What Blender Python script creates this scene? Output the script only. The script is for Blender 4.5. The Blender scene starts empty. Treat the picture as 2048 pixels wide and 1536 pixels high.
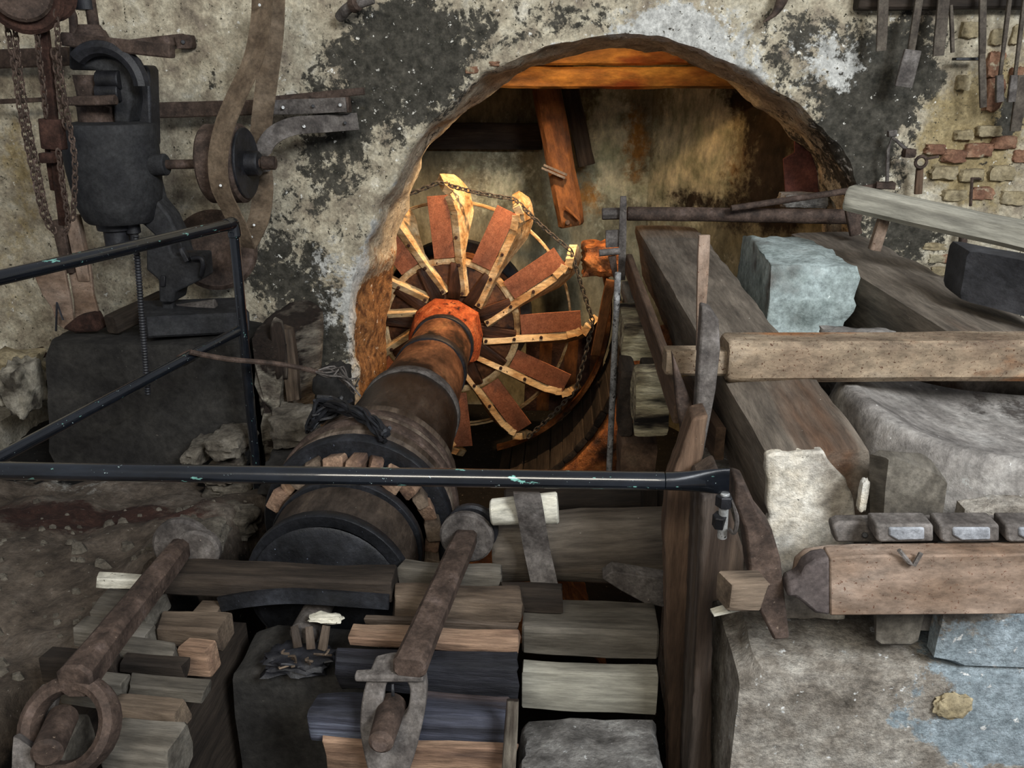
import bpy, math, random
from mathutils import Vector, Matrix, noise
R = math.radians
col = bpy.context.scene.collection
sc = bpy.context.scene
V = Vector

# ------------------------------------------------------------------ camera
FPX = 1650.0
PITCH, YAW, CZ = R(20), R(3.45), 1.65
fw = V((-math.sin(YAW)*math.cos(PITCH), math.cos(YAW)*math.cos(PITCH), -math.sin(PITCH)))
rt = V((math.cos(YAW), math.sin(YAW), 0))
up = rt.cross(fw)
cam = bpy.data.cameras.new('camera')
cam.sensor_width = 36
cam.lens = 36*FPX/2048
cam.clip_start = .05
co = bpy.data.objects.new('camera', cam)
col.objects.link(co)
m = Matrix((rt, up, -fw)).transposed().to_4x4()
m.translation = V((0, 0, CZ))
co.matrix_world = m
sc.camera = co
# ------------------------------------------------------------------ light
sc.view_settings.view_transform = 'Standard'
sc.view_settings.look = 'None'
sc.view_settings.gamma = 1
sc.view_settings.use_curve_mapping = False
sc.view_settings.exposure = 0.35
w = bpy.data.worlds.new('world')
sc.world = w
w.use_nodes = True
w.node_tree.nodes['Background'].inputs[0].default_value = (.74, .78, .86, 1)
w.node_tree.nodes['Background'].inputs[1].default_value = .20

def light(kind, name, loc, energy, color, target=None, size=.3, sy=None, spot=None):
    l = bpy.data.lights.new(name, kind)
    l.energy = energy
    l.color = color
    if kind == 'AREA':
        l.shape = 'RECTANGLE'
        l.size = size
        l.size_y = sy or size
    else:
        l.shadow_soft_size = size
    if kind == 'SPOT':
        l.spot_size = R(spot)
        l.spot_blend = .6
    o = bpy.data.objects.new(name, l)
    col.objects.link(o)
    o.location = loc
    if target:
        o.rotation_euler = (V(target)-V(loc)).to_track_quat('-Z', 'Y').to_euler()
    return o
light('AREA', 'daylight_window_light', (2.3, -1.2, 3.6), 225, (.90, .95, 1.0), (.5, 3.0, .7), 1.5, 1.2)
light('AREA', 'doorway_light', (-.6, -1.9, 3.5), 80, (1.0, .93, .80), (-.9, 4.2, 1.2), 2.6, .9)
light('SPOT', 'wheel_pit_lamp', (.12, 4.97, 1.96), 130, (1.0, .66, .36), (-.78, 5.3, .15), size=.05, spot=100)
light('POINT', 'lintel_lamp', (.10, 5.0, 1.97), 15, (1.0, .58, .24), size=.04)  # added fill light, brightens the lintel beams outside the spot's cone

# ------------------------------------------------------------------ helpers
def ray(px, py):
    return fw + rt*((px-1024)/FPX) + up*((768-py)/FPX)
def W(px, py, Y):
    d = ray(px, py)
    d = d*(Y/d.y)
    return V((d.x, d.y, CZ+d.z))
def Z(px, py, z):
    d = ray(px, py)
    d = d*((z-CZ)/d.z)
    return V((d.x, d.y, z))
def lin(h):
    h = h.lstrip('#')
    o = []
    for i in (0, 2, 4):
        c = int(h[i:i+2], 16)/255
        o.append(c/12.92 if c <= .04045 else ((c+.055)/1.055)**2.4)
    return (*o, 1)
def rnd(seed):
    return random.Random(seed)

MATS = {}
def mat(name, cols, scale=6, stretch=(1, 1, 1), rough=.8, metal=0, bump=.3, bscale=None, detail=8,
        patch=None, speck=None, specular=.3, blobs=False, coat=0, rvar=.1, contrast=1.0, rnd_off=True, fine=.45):
    """cols: hex list along a noise ramp; patch=(hex,scale,threshold,softness); speck=(hex,scale,threshold)"""
    M = bpy.data.materials.new(name)
    M.use_nodes = True
    nt = M.node_tree
    N, L = nt.nodes, nt.links
    b = N['Principled BSDF']
    tc = N.new('ShaderNodeTexCoord')
    src = tc.outputs['Object']
    if rnd_off:
        oi = N.new('ShaderNodeObjectInfo')
        mu = N.new('ShaderNodeMath'); mu.operation = 'MULTIPLY'; mu.inputs[1].default_value = 37
        L.new(oi.outputs['Random'], mu.inputs[0])
        ad = N.new('ShaderNodeVectorMath'); ad.operation = 'ADD'
        L.new(src, ad.inputs[0]); L.new(mu.outputs[0], ad.inputs[1])
        src = ad.outputs[0]
    mp = N.new('ShaderNodeMapping')
    mp.inputs['Scale'].default_value = stretch
    L.new(src, mp.inputs['Vector'])
    def nz(sc_, det=detail, vec=None, dist=0, rg=.6):
        n = N.new('ShaderNodeTexNoise')
        n.inputs['Scale'].default_value = sc_
        n.inputs['Detail'].default_value = det
        n.inputs['Roughness'].default_value = rg
        n.inputs['Distortion'].default_value = dist
        L.new(vec or mp.outputs[0], n.inputs['Vector'])
        return n.outputs[0]
    def ramp(fac, stops):
        r = N.new('ShaderNodeValToRGB')
        e = r.color_ramp.elements
        while len(e) < len(stops): e.new(.5)
        for i, (p, c) in enumerate(stops):
            e[i].position = p; e[i].color = c
        L.new(fac, r.inputs[0])
        return r.outputs[0]
    def mix(fac, a, c):
        x = N.new('ShaderNodeMix'); x.data_type = 'RGBA'
        if isinstance(fac, float): x.inputs[0].default_value = fac
        else: L.new(fac, x.inputs[0])
        if isinstance(a, tuple): x.inputs[6].default_value = a
        else: L.new(a, x.inputs[6])
        if isinstance(c, tuple): x.inputs[7].default_value = c
        else: L.new(c, x.inputs[7])
        return x.outputs[2]
    n1 = nz(scale, dist=.2)
    k = len(cols)
    lo, hi = .5-.22/contrast, .5+.22/contrast
    stops = [(lo+(hi-lo)*i/(k-1), lin(c)) for i, c in enumerate(cols)]
    c = ramp(n1, stops)
    if blobs:
        # masks stored on the mesh: R lichen, dark patches and painted shade, G warm stain, B fresh white lime
        at = N.new('ShaderNodeVertexColor'); at.layer_name = 'stain'
        sp = N.new('ShaderNodeSeparateColor'); L.new(at.outputs[0], sp.inputs[0])
        def masked(ch, sc1, wgt, lo_, hi_, dist=.6, amp=1.8, det=10, rg=.68):
            na = nz(sc1, det, tc.outputs['Object'], dist, rg)
            nb = nz(sc1*4.5, det, tc.outputs['Object'], .2, .75)
            mm = N.new('ShaderNodeMath'); mm.operation = 'MULTIPLY_ADD'; mm.inputs[1].default_value = .55
            L.new(na, mm.inputs[0])
            m2 = N.new('ShaderNodeMath'); m2.operation = 'MULTIPLY'; m2.inputs[1].default_value = .45
            L.new(nb, m2.inputs[0]); L.new(m2.outputs[0], mm.inputs[2])
            n = mm.outputs[0]
            a = N.new('ShaderNodeMath'); a.operation = 'MULTIPLY_ADD'
            L.new(at.outputs[1] if ch == 3 else sp.outputs[ch], a.inputs[0]); a.inputs[1].default_value = wgt
            s = N.new('ShaderNodeMath'); s.operation = 'MULTIPLY'; s.inputs[1].default_value = amp
            L.new(n, s.inputs[0]); L.new(s.outputs[0], a.inputs[2])
            mr = N.new('ShaderNodeMapRange'); mr.interpolation_type = 'SMOOTHSTEP'
            mr.inputs[1].default_value = lo_+.4; mr.inputs[2].default_value = hi_+.4
            L.new(a.outputs[0], mr.inputs[0])
            return mr.outputs[0]
        for ch, hexes, sc1, wgt, a0, a1 in blobs:
            f = masked(ch, sc1, wgt, a0, a1)
            if len(hexes) == 2: cc = ramp(nz(scale*2.3, 6, tc.outputs['Object']), [(.35, lin(hexes[0])), (.65, lin(hexes[1]))])
            else: cc = lin(hexes[0])
            c = mix(f, c, cc)
    if patch:
        for (h, s, th, sf) in (patch if isinstance(patch, list) else [patch]):
            f = ramp(nz(s, 5, rg=.55), [(th, (0, 0, 0, 1)), (min(th+sf, 1), (1, 1, 1, 1))])
            c = mix(f, c, lin(h))
    if speck:
        for (h, s, th) in (speck if isinstance(speck, list) else [speck]):
            f = ramp(nz(s, 3, tc.outputs['Object'], rg=.7), [(th, (0, 0, 0, 1)), (min(th+.04, 1), (1, 1, 1, 1))])
            c = mix(f, c, lin(h))
    if fine:
        for s_, k_ in ((scale*6, fine), (scale*1.7, fine*.6)):
            mr = N.new('ShaderNodeMapRange')
            mr.inputs[1].default_value = .3; mr.inputs[2].default_value = .7
            mr.inputs[3].default_value = 1-k_; mr.inputs[4].default_value = 1+k_
            L.new(nz(s_, 6, rg=.75), mr.inputs[0])
            vm = N.new('ShaderNodeVectorMath'); vm.operation = 'SCALE'
            L.new(c, vm.inputs[0]); L.new(mr.outputs[0], vm.inputs[3])
            c = vm.outputs[0]
    L.new(c, b.inputs['Base Color'])
    b.inputs['Metallic'].default_value = metal
    b.inputs['Specular IOR Level'].default_value = specular
    b.inputs['Coat Weight'].default_value = coat
    rr = N.new('ShaderNodeMapRange')
    rr.inputs[3].default_value = max(.02, rough-rvar); rr.inputs[4].default_value = min(1, rough+rvar)
    L.new(n1, rr.inputs[0]); L.new(rr.outputs[0], b.inputs['Roughness'])
    if bump:
        bn = nz(bscale or scale*2.5, 10, rg=.7)
        bp = N.new('ShaderNodeBump')
        bp.inputs['Strength'].default_value = bump
        bp.inputs['Distance'].default_value = .02
        L.new(bn, bp.inputs['Height']); L.new(bp.outputs[0], b.inputs['Normal'])
    MATS[name] = M
    return M

G = (.12, 1, 1)   # grain along local x
mat('wood_weathered', ['#453e37', '#5f564c', '#766c60', '#8a8074'], 9, G, .85, bump=.5, patch=('#5c4433', 3, .56, .1), speck=('#cfc8ba', 60, .72))
mat('wood_brown', ['#33271e', '#4c3b2e', '#655040', '#74604e'], 9, G, .85, bump=.5, speck=('#b9ad99', 70, .73))
mat('wood_post', ['#2a221c', '#3f332a', '#54463a', '#62554a'], 9, (.08, 1, 1), .85, bump=.6, patch=('#6a6058', 3, .62, .06))
mat('wood_dark', ['#17130f', '#29221c', '#3a3129', '#4a4036'], 9, G, .8, bump=.5)
mat('wood_tan', ['#332b25', '#524539', '#6e5f50', '#84735f'], 10, G, .8, bump=.5, patch=('#3c2e26', 5, .6, .1))
mat('wood_fresh', ['#50403a', '#7c6250', '#9c7f68', '#ab9078'], 12, G, .8, bump=.6, patch=('#4c332a', 5, .62, .06))
mat('wood_grey', ['#3a3630', '#575148', '#706a60', '#857e74'], 9, G, .85, bump=.4, patch=('#3b3631', 3, .6, .08))
mat('wood_lever', ['#6f6c60', '#8d897c', '#a5a193', '#b4b0a2'], 7, G, .85, bump=.3, patch=('#5d5950', 4, .62, .1))
mat('wood_cream', ['#6e4a2a', '#b58a58', '#dcbc8c', '#ecd4aa'], 9, (.25, 1, 1), .75, bump=.4, speck=('#3a200e', 28, .66))
mat('wood_char', ['#121214', '#1f1f23', '#2d2d33', '#3e4049'], 9, G, .6, bump=.6, patch=('#7482a0', 6, .66, .04))
mat('wood_streaked', ['#141416', '#26262c', '#4a4c58', '#9098a8'], 7, (.1, 1, 2), .6, bump=.6, patch=('#4a3a30', 3, .52, .1))
mat('wood_pale', ['#a59f8e', '#c9c3b0', '#dbd6c6', '#e4e0d2'], 8, (.3, 1, 1), .8, bump=.4, speck=('#4d463a', 40, .66))
mat('wood_rotten', ['#2e2823', '#6a6156', '#9c9484', '#b9b19f'], 8, (.2, 1, 1.6), .9, bump=1., patch=('#2c231d', 4, .54, .06))
mat('wood_wheel_hub', ['#2a150b', '#50301c', '#74482a', '#8a5a36'], 7, (1, 1, 1), .6, bump=.5, patch=('#1a0d07', 5, .56, .08))
mat('wood_hub_board', ['#1c0f09', '#38200f', '#52301c', '#6b4630'], 8, G, .55, bump=.6)
mat('wood_wet', ['#1c1611', '#40352c', '#625549', '#7d7062'], 8, G, .55, bump=.6)
mat('shaft_wood', ['#24160e', '#553624', '#84573a', '#a5744c'], 6, (.6, 1, 1), .5, bump=.5, patch=('#1c130e', 4, .53, .08), speck=('#14100c', 40, .67))
mat('shaft_dark', ['#12100e', '#28221d', '#3d342d', '#54483d'], 7, (.5, 1, 1), .42, bump=.5, speck=('#7c7468', 60, .7))
mat('iron_black', ['#0e0e10', '#19191c', '#242428', '#303036'], 10, rough=.5, bump=.25, specular=.5)
mat('iron_blue', ['#0e0e10', '#17181b', '#222327', '#313338'], 8, rough=.45, bump=.25, specular=.5, speck=('#7f889c', 90, .72))
mat('iron_cast', ['#1d1d1e', '#28282a', '#323233', '#3b3b3c'], 9, rough=.75, bump=.3, patch=('#352a22', 3, .62, .1))
mat('iron_brown', ['#2a211c', '#3f332c', '#54453c', '#665750'], 14, rough=.75, bump=.35, speck=('#8a7868', 80, .68))
mat('iron_grey', ['#3a3633', '#514b47', '#68625d', '#7c7672'], 14, rough=.7, bump=.35, speck=('#a79a8c', 90, .7))
mat('iron_rail', ['#5a4a3c', '#776654', '#8c7b66', '#9a8b78'], 8, (.5, 1, 1), rough=.75, bump=.25, patch=[('#8a5c38', 5, .6, .1), ('#6c6562', 4, .56, .14)], speck=('#4a3020', 130, .6))
mat('iron_flat', ['#66503f', '#7a6656', '#8a7768', '#918478'], 7, (.5, 1, 1), rough=.8, bump=.2, speck=('#5c3f30', 140, .62))
mat('iron_dark_end', ['#3c3532', '#4a4240', '#564d4a', '#5e5653'], 12, rough=.8, bump=.2)
mat('rust_deep', ['#231713', '#35231c', '#463028', '#553c32'], 14, rough=.9, bump=.6)
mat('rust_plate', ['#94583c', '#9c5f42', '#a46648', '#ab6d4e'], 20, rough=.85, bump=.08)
mat('rust_sheet', ['#4a2a22', '#573128', '#63392e', '#6b4034'], 10, rough=.85, bump=.2)
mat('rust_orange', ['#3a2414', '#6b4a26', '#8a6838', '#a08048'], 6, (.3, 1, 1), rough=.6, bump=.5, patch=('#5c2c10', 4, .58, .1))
mat('rust_pillar', ['#2a1a11', '#55341c', '#754a26', '#6b4a2c'], 6, (.4, 1, 1), rough=.7, bump=.6)
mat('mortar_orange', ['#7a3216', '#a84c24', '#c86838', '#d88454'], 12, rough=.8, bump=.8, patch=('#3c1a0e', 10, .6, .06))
mat('mud_orange', ['#4a2814', '#8a4e26', '#b87038', '#cc8a50'], 10, rough=.42, bump=1., patch=('#24140b', 3, .55, .1), specular=.5)
mat('paint_black', ['#0b0d10', '#101318', '#14181e', '#1a1f26'], 8, rough=.24, bump=.05, specular=.6, coat=1, stretch=(.35, 1, 1),
    patch=('#6fa398', 44, .665, .015), speck=('#a8bcba', 75, .69), rvar=.06)
mat('belt_leather', ['#46392d', '#5f5040', '#726250', '#80705e'], 8, rough=.8, bump=.25, patch=('#4a3a2a', 3, .6, .12))
mat('stone_blue', ['#6f7b78', '#8f9a97', '#a6b2b0', '#b4bebb'], 8, rough=.85, bump=.5, patch=('#5c5954', 3, .58, .1), speck=('#dfe4e0', 50, .7))
mat('stone_basin', ['#5a5652', '#77726d', '#948f89', '#b0aca6'], 6, rough=.85, bump=.6, rnd_off=False, speck=('#e0e0da', 45, .7),
    blobs=[(0, ['#3e3935', '#544e49'], 4, 1.0, .75, .95), (2, ['#b9c4c2', '#dfe2dc'], 7, 1.0, .85, 1.05)])
mat('whitewash', ['#9a8f7d', '#c6bcaa', '#e2dccf', '#f6f5f0'], 7, rough=.9, bump=.8, patch=('#8c8377', 4, .5, .1), speck=('#2c2620', 55, .7))
mat('plinth', ['#665e54', '#938a7e', '#b5ada1', '#d2ccc0'], 12, rough=.9, bump=1., rnd_off=False, speck=('#efeeea', 26, .64),
    blobs=[(0, ['#5f574c', '#7b7062'], 5, 1.0, .8, 1.0), (1, ['#8f9ba0', '#aebac0'], 4, 1.0, .85, .95), (2, ['#c9c8c0', '#f0f0ec'], 7, 1.0, .85, 1.05)])
mat('plaster_grey', ['#4c4844', '#7a7671', '#a09c96', '#c8c6c0'], 9, rough=.9, bump=1.2, speck=('#e9e9e6', 40, .66))
mat('plaster_wall', ['#85796a', '#aa9e88', '#c6bca4', '#ddd6c4'], 9, rough=.92, bump=.7, bscale=22, rnd_off=False, speck=[('#4a4538', 42, .64), ('#f0ece0', 26, .66), ('#3c382f', 12, .70)],
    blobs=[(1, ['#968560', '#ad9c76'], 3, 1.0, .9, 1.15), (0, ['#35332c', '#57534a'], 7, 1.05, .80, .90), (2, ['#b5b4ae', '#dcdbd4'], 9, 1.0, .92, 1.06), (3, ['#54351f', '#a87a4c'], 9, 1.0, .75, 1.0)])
mat('chamber_wall', ['#55523f', '#75705a', '#8e886e', '#a09a80'], 3, (1, 1, .5), rough=.85, bump=.4, bscale=14, rnd_off=False,
    blobs=[(1, ['#9a6a30', '#a88048'], 3, 1.0, .8, 1.15), (2, ['#a0a488', '#d6d2b6'], 4, 1.0, .66, .95), (0, ['#1c1712', '#382e24'], 3, 1.0, .78, 1.1)])
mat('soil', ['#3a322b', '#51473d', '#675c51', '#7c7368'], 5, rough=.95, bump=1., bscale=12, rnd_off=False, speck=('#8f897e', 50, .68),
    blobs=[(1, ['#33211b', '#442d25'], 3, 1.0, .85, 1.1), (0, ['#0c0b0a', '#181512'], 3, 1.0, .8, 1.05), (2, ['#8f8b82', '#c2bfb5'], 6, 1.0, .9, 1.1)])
mat('concrete_dark', ['#1b1a19', '#282624', '#33312e', '#3e3b37'], 5, rough=.9, bump=.5, speck=('#6c675f', 60, .71))
mat('stone_light', ['#6a6459', '#8c8576', '#a69f90', '#bdb7a9'], 6, rough=.9, bump=.9, patch=('#4a443b', 4, .57, .08))
mat('wood_frayed', ['#241f1a', '#6e6250', '#b3a888', '#d0c6a8'], 9, (1, .3, 2.2), .9, bump=1., fine=.6, patch=('#1e1915', 3.4, .56, .06))
mat('pipe_grey', ['#4a4a4a', '#777675', '#9c9b99', '#b5b4b2'], 30, rough=.6, bump=.4, speck=('#2a2624', 70, .6))
mat('rubble', ['#3c372f', '#5c554b', '#756e62', '#8a8378'], 9, rough=.9, bump=.9)
mat('brick', ['#6e5040', '#84604c', '#957058', '#a08068'], 12, rough=.9, bump=.6, patch=('#a89e84', 9, .58, .06))
mat('stone_warm', ['#7d6f55', '#97896b', '#a89a7c', '#b8ab8e'], 9, rough=.9, bump=.6)
mat('tool_iron', ['#3a342e', '#4c443c', '#5d554b', '#6a6258'], 14, rough=.8, bump=.3)
mat('metal_bare', ['#8b8c8a', '#a9aaa8', '#c0c1bf', '#d0d1cf'], 10, rough=.4, metal=.3, bump=.2, speck=('#333333', 50, .66))
mat('iron_worn', ['#6a6c70', '#85878b', '#9a9ca0', '#b4b6ba'], 12, rough=.5, bump=.4)
mat('log_black', ['#222224', '#323235', '#434346', '#565659'], 5, (.6, .6, 1), rough=.75, bump=.4)

WM = {}
def reg(o, M, parent):
    col.objects.link(o)
    WM[o.name] = M
    if parent:
        o.parent = parent
        o.matrix_basis = WM[parent.name].inverted() @ M
    else:
        o.matrix_basis = M
    return o
def tags(o, label=None, cat=None, group=None, kind=None):
    if label: o['label'] = label
    if cat: o['category'] = cat
    if group: o['group'] = group
    if kind: o['kind'] = kind
    return o
def thing(name, label, cat, loc, group=None):
    o = bpy.data.objects.new(name, None)
    o.empty_display_size = .05
    reg(o, Matrix.Translation(V(loc)), None)
    return tags(o, label, cat, group)
def mesh(name, vf, mt, parent=None, M=None, label=None, cat=None, group=None, kind=None, sharp=40, bevel=0, stain=None):
    v, f = vf
    v = [V(p) for p in v]
    if M is None:      # world coordinates: give the object an origin of its own
        lo = V((min(p.x for p in v), min(p.y for p in v), min(p.z for p in v)))
        hi = V((max(p.x for p in v), max(p.y for p in v), max(p.z for p in v)))
        c = (lo+hi)/2
        if not parent: c.z = lo.z
        if mt in ('plaster_wall', 'chamber_wall', 'soil', 'plinth', 'stone_basin'): c = V((0, 0, 0))
        v = [p-c for p in v]
        M = Matrix.Translation(c)
    me = bpy.data.meshes.new(name)
    me.from_pydata(v, [], f)
    me.materials.append(MATS[mt])
    me.update()
    if stain:
        a = me.color_attributes.new('stain', 'FLOAT_COLOR', 'POINT')
        for i, p in enumerate(v):
            q_ = list(stain(M @ p)); a.data[i].color = (q_+[0])[:4]
    if sharp is not None:
        me.shade_smooth()
        me.set_sharp_from_angle(angle=R(sharp))
    o = bpy.data.objects.new(name, me)
    reg(o, M, parent)
    if bevel:
        b = o.modifiers.new('bevel', 'BEVEL')
        b.width = bevel; b.segments = 2; b.limit_method = 'ANGLE'; b.angle_limit = R(35)
    return tags(o, label, cat, group, kind)
def copy(o, M, parent=None, name=None):
    c = o.copy()
    return reg(c, M, parent)

def fr(p0, p1, upv=(0, 0, 1)):
    p0, p1 = V(p0), V(p1)
    x = (p1-p0).normalized()
    u = V(upv)
    if abs(x.dot(u)) > .98: u = V((0, 1, 0))
    y = u.cross(x).normalized()
    z = x.cross(y)
    M = Matrix((x, y, z)).transposed().to_4x4()
    M.translation = p0
    return M, (p1-p0).length
def fbm(p, f):
    return noise.fractal(V(p)*f, 1.0, 2.0, 3)
# rounded box sweep along local x (section y,z centred)
def rbox(L, w, h, amp=.004, fq=8, seed=0, rad=.12, t=(1, 1), step=.05, endamp=.0):
    off = V((seed*7.3, seed*3.1, seed*1.7))
    r = min(w, h)*rad
    sec = []
    n = 4
    ys = [-.5, -.25, 0, .25, .5]
    a, b = w/2, h/2
    def side(p, q, k):
        return [(p[0]+(q[0]-p[0])*i/k, p[1]+(q[1]-p[1])*i/k) for i in range(k)]
    kw = max(1, min(5, int(w/.05))); kh = max(1, min(5, int(h/.05)))
    c = [(-a+r, -b), (a-r, -b), (a, -b+r), (a, b-r), (a-r, b), (-a+r, b), (-a, b-r), (-a, -b+r)]
    for i in range(8):
        k = (kw if i in (0, 4) else kh if i in (2, 6) else 1)
        sec += side(c[i], c[(i+1) % 8], k)
    nx = max(2, min(60, int(L/step)))
    v, f = [], []
    ns = len(sec)
    def P(x, y, z, k=1.0):
        d = fbm(V((x*.35, y, z))+off, fq)*amp*k
        ln = math.hypot(y, z) or 1
        return V((x, y+y/ln*d, z+z/ln*d))
    xs = [0]+[L*i/nx for i in range(nx+1)]+[L]
    for j, x in enumerate(xs):
        s = 1-(1-t[0])*x/L; s2 = 1-(1-t[1])*x/L
        e = j in (0, len(xs)-1)
        sh = 1-(rad*.6 if e else 0)
        for (y, z) in sec:
            p = P(x, y*s*sh, z*s2*sh)
            if j in (0, 1): p.x += endamp*fbm(V((y, z, 1))+off, 14) + (r*.5 if j == 1 else 0)
            if j >= len(xs)-2: p.x += endamp*fbm(V((y, z, 5))+off, 14) - (r*.5 if j == len(xs)-2 else 0)
            v.append(p)
    for j in range(len(xs)-1):
        for i in range(ns):
            i2 = (i+1) % ns
            f.append((j*ns+i, j*ns+i2, (j+1)*ns+i2, (j+1)*ns+i))
    f.append(tuple(range(ns))[::-1])
    f.append(tuple((len(xs)-1)*ns+i for i in range(ns)))
    return v, f
def bar(name, p0, p1, w, h, mt, parent=None, upv=(0, 0, 1), label=None, cat=None, group=None, **k):
    M, L = fr(p0, p1, upv)
    return mesh(name, rbox(L, w, h, **k), mt, parent, M, label, cat, group)
def lathe(prof, n=32, ang=None, amp=0, seed=0):
    """profile [(x,r)] about local x"""
    v, f = [], []
    off = V((seed*5.1, seed, 3))
    for (x, r) in prof:
        for i in range(n):
            a = 2*math.pi*i/n
            d = fbm(V((x*.4, math.cos(a)*r, math.sin(a)*r))+off, 7)*amp if amp else 0
            v.append(V((x, math.cos(a)*(r+d), math.sin(a)*(r+d))))
    for j in range(len(prof)-1):
        for i in range(n):
            f.append((j*n+i, (j+1)*n+i, (j+1)*n+(i+1) % n, j*n+(i+1) % n))
    f.append(tuple(range(n)))
    f.append(tuple((len(prof)-1)*n+i for i in range(n))[::-1])
    return v, f
def cyl(name, p0, p1, r, mt, parent=None, r1=None, n=24, amp=0, seed=0, bev=.12, label=None, cat=None, group=None, upv=(0, 0, 1), hole=0):
    M, L = fr(p0, p1, upv)
    r1 = r1 or r
    b = min(L*.25, r*bev)
    if hole:
        pr = [(0, hole), (0, r-b), (b, r), (L-b, r1), (L, r1-b), (L, hole), (0, hole)]
        v, f = lathe(pr, n, amp=amp, seed=seed)
        f = f[:-2]
    else:
        k = max(1, int(L/.12)) if amp else 1
        pr = [(0, r-b)]+[(b+(L-2*b)*i/k, r+(r1-r)*i/k) for i in range(k+1)]+[(L, r1-b)]
        v, f = lathe(pr, n, amp=amp, seed=seed)
    return mesh(name, (v, f), mt, parent, M, label, cat, group)
def smoothpath(pts, k=4):
    pts = [V(p) for p in pts]
    out = []
    for i in range(len(pts)-1):
        p0 = pts[max(i-1, 0)]; p1 = pts[i]; p2 = pts[i+1]; p3 = pts[min(i+2, len(pts)-1)]
        for j in range(k):
            t = j/k
            out.append(.5*((2*p1)+(p2-p0)*t+(2*p0-5*p1+4*p2-p3)*t*t+(3*p1-p0-3*p2+p3)*t**3))
    out.append(pts[-1])
    return out
def tubeg(pts, r, n=10):
    v, f = [], []
    pts = [V(p) for p in pts]
    u = None
    for i, p in enumerate(pts):
        d = (pts[min(i+1, len(pts)-1)]-pts[max(i-1, 0)]).normalized()
        if u is None:
            u = d.orthogonal().normalized()
        u = (u-d*u.dot(d)).normalized()
        q = d.cross(u)
        rr = r[i] if isinstance(r, (list, tuple)) else r
        for j in range(n):
            a = 2*math.pi*j/n
            v.append(p+(u*math.cos(a)+q*math.sin(a))*rr)
    for i in range(len(pts)-1):
        for j in range(n):
            f.append((i*n+j, i*n+(j+1) % n, (i+1)*n+(j+1) % n, (i+1)*n+j))
    f.append(tuple(range(n))[::-1])
    f.append(tuple((len(pts)-1)*n+j for j in range(n)))
    return v, f
def tube(name, pts, r, mt, parent=None, n=10, k=4, **kw):
    return mesh(name, tubeg(smoothpath(pts, k) if k > 1 else pts, r, n), mt, parent, **kw)
def strapg(pts, axis, w, t, widths=None):
    """flat band through pts, width along axis"""
    v, f = [], []
    A = [V(a) for a in axis] if isinstance(axis, list) else None
    for i, p in enumerate(pts):
        a = (A[min(len(A)-1, int(i*len(A)/len(pts)))] if A else V(axis)).normalized()
        d = (pts[min(i+1, len(pts)-1)]-pts[max(i-1, 0)]).normalized()
        a = (a-d*a.dot(d)).normalized()
        n = d.cross(a)
        ww = (widths[i] if widths else w)/2
        for s, q in ((-1, -1), (1, -1), (1, 1), (-1, 1)):
            v.append(p+a*ww*s+n*t/2*q)
    for i in range(len(pts)-1):
        for j in range(4):
            f.append((i*4+j, i*4+(j+1) % 4, (i+1)*4+(j+1) % 4, (i+1)*4+j))
    f.append((3, 2, 1, 0))
    b = (len(pts)-1)*4
    f.append((b, b+1, b+2, b+3))
    return v, f
def strap(name, pts, axis, w, t, mt, parent=None, k=5, **kw):
    return mesh(name, strapg(smoothpath(pts, k) if k > 1 else [V(p) for p in pts], axis, w, t), mt, parent, **kw)
def prism(name, pix, Y, t, mt, parent=None, tilt=0, bevel=.004, jag=0, upright=False, **kw):
    """plate whose outline faces the room: front at depth Y, real thickness t; tilt leans it in depth with height"""
    pts = []
    rr = rnd(str(pix))
    for i, (x, y) in enumerate(pix):
        pts.append(W(x, y, Y))
        if jag:
            x2, y2 = pix[(i+1) % len(pix)]
            d = math.hypot(x2-x, y2-y)
            k = int(d/14)
            for j in range(1, k):
                pts.append(W(x+(x2-x)*j/k+rr.uniform(-jag, jag), y+(y2-y)*j/k+rr.uniform(-jag, jag), Y))
    z0 = min(p.z for p in pts)
    for p in pts: p.y += (p.z-z0)*tilt
    v = pts+[p+V((0, t, 0)) for p in pts]
    n = len(pts)
    f = [tuple(range(n)), tuple(n+i for i in range(n))[::-1]]
    for i in range(n):
        j = (i+1) % n
        f.append((j, i, n+i, n+j))
    # orientation
    ar = sum(pts[i].x*pts[(i+1) % n].z-pts[(i+1) % n].x*pts[i].z for i in range(n))
    if ar < 0: f = [q[::-1] for q in f]
    if upright:
        c = sum(v, V())/len(v); c.z = min(p.z for p in v)
        M = Matrix((V((0, 0, 1)), V((1, 0, 0)), V((0, 1, 0)))).transposed().to_4x4(); M.translation = c
        Mi = M.inverted()
        return mesh(name, ([Mi @ p for p in v], f), mt, parent, M, bevel=bevel, **kw)
    return mesh(name, (v, f), mt, parent, bevel=bevel, **kw)
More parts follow.
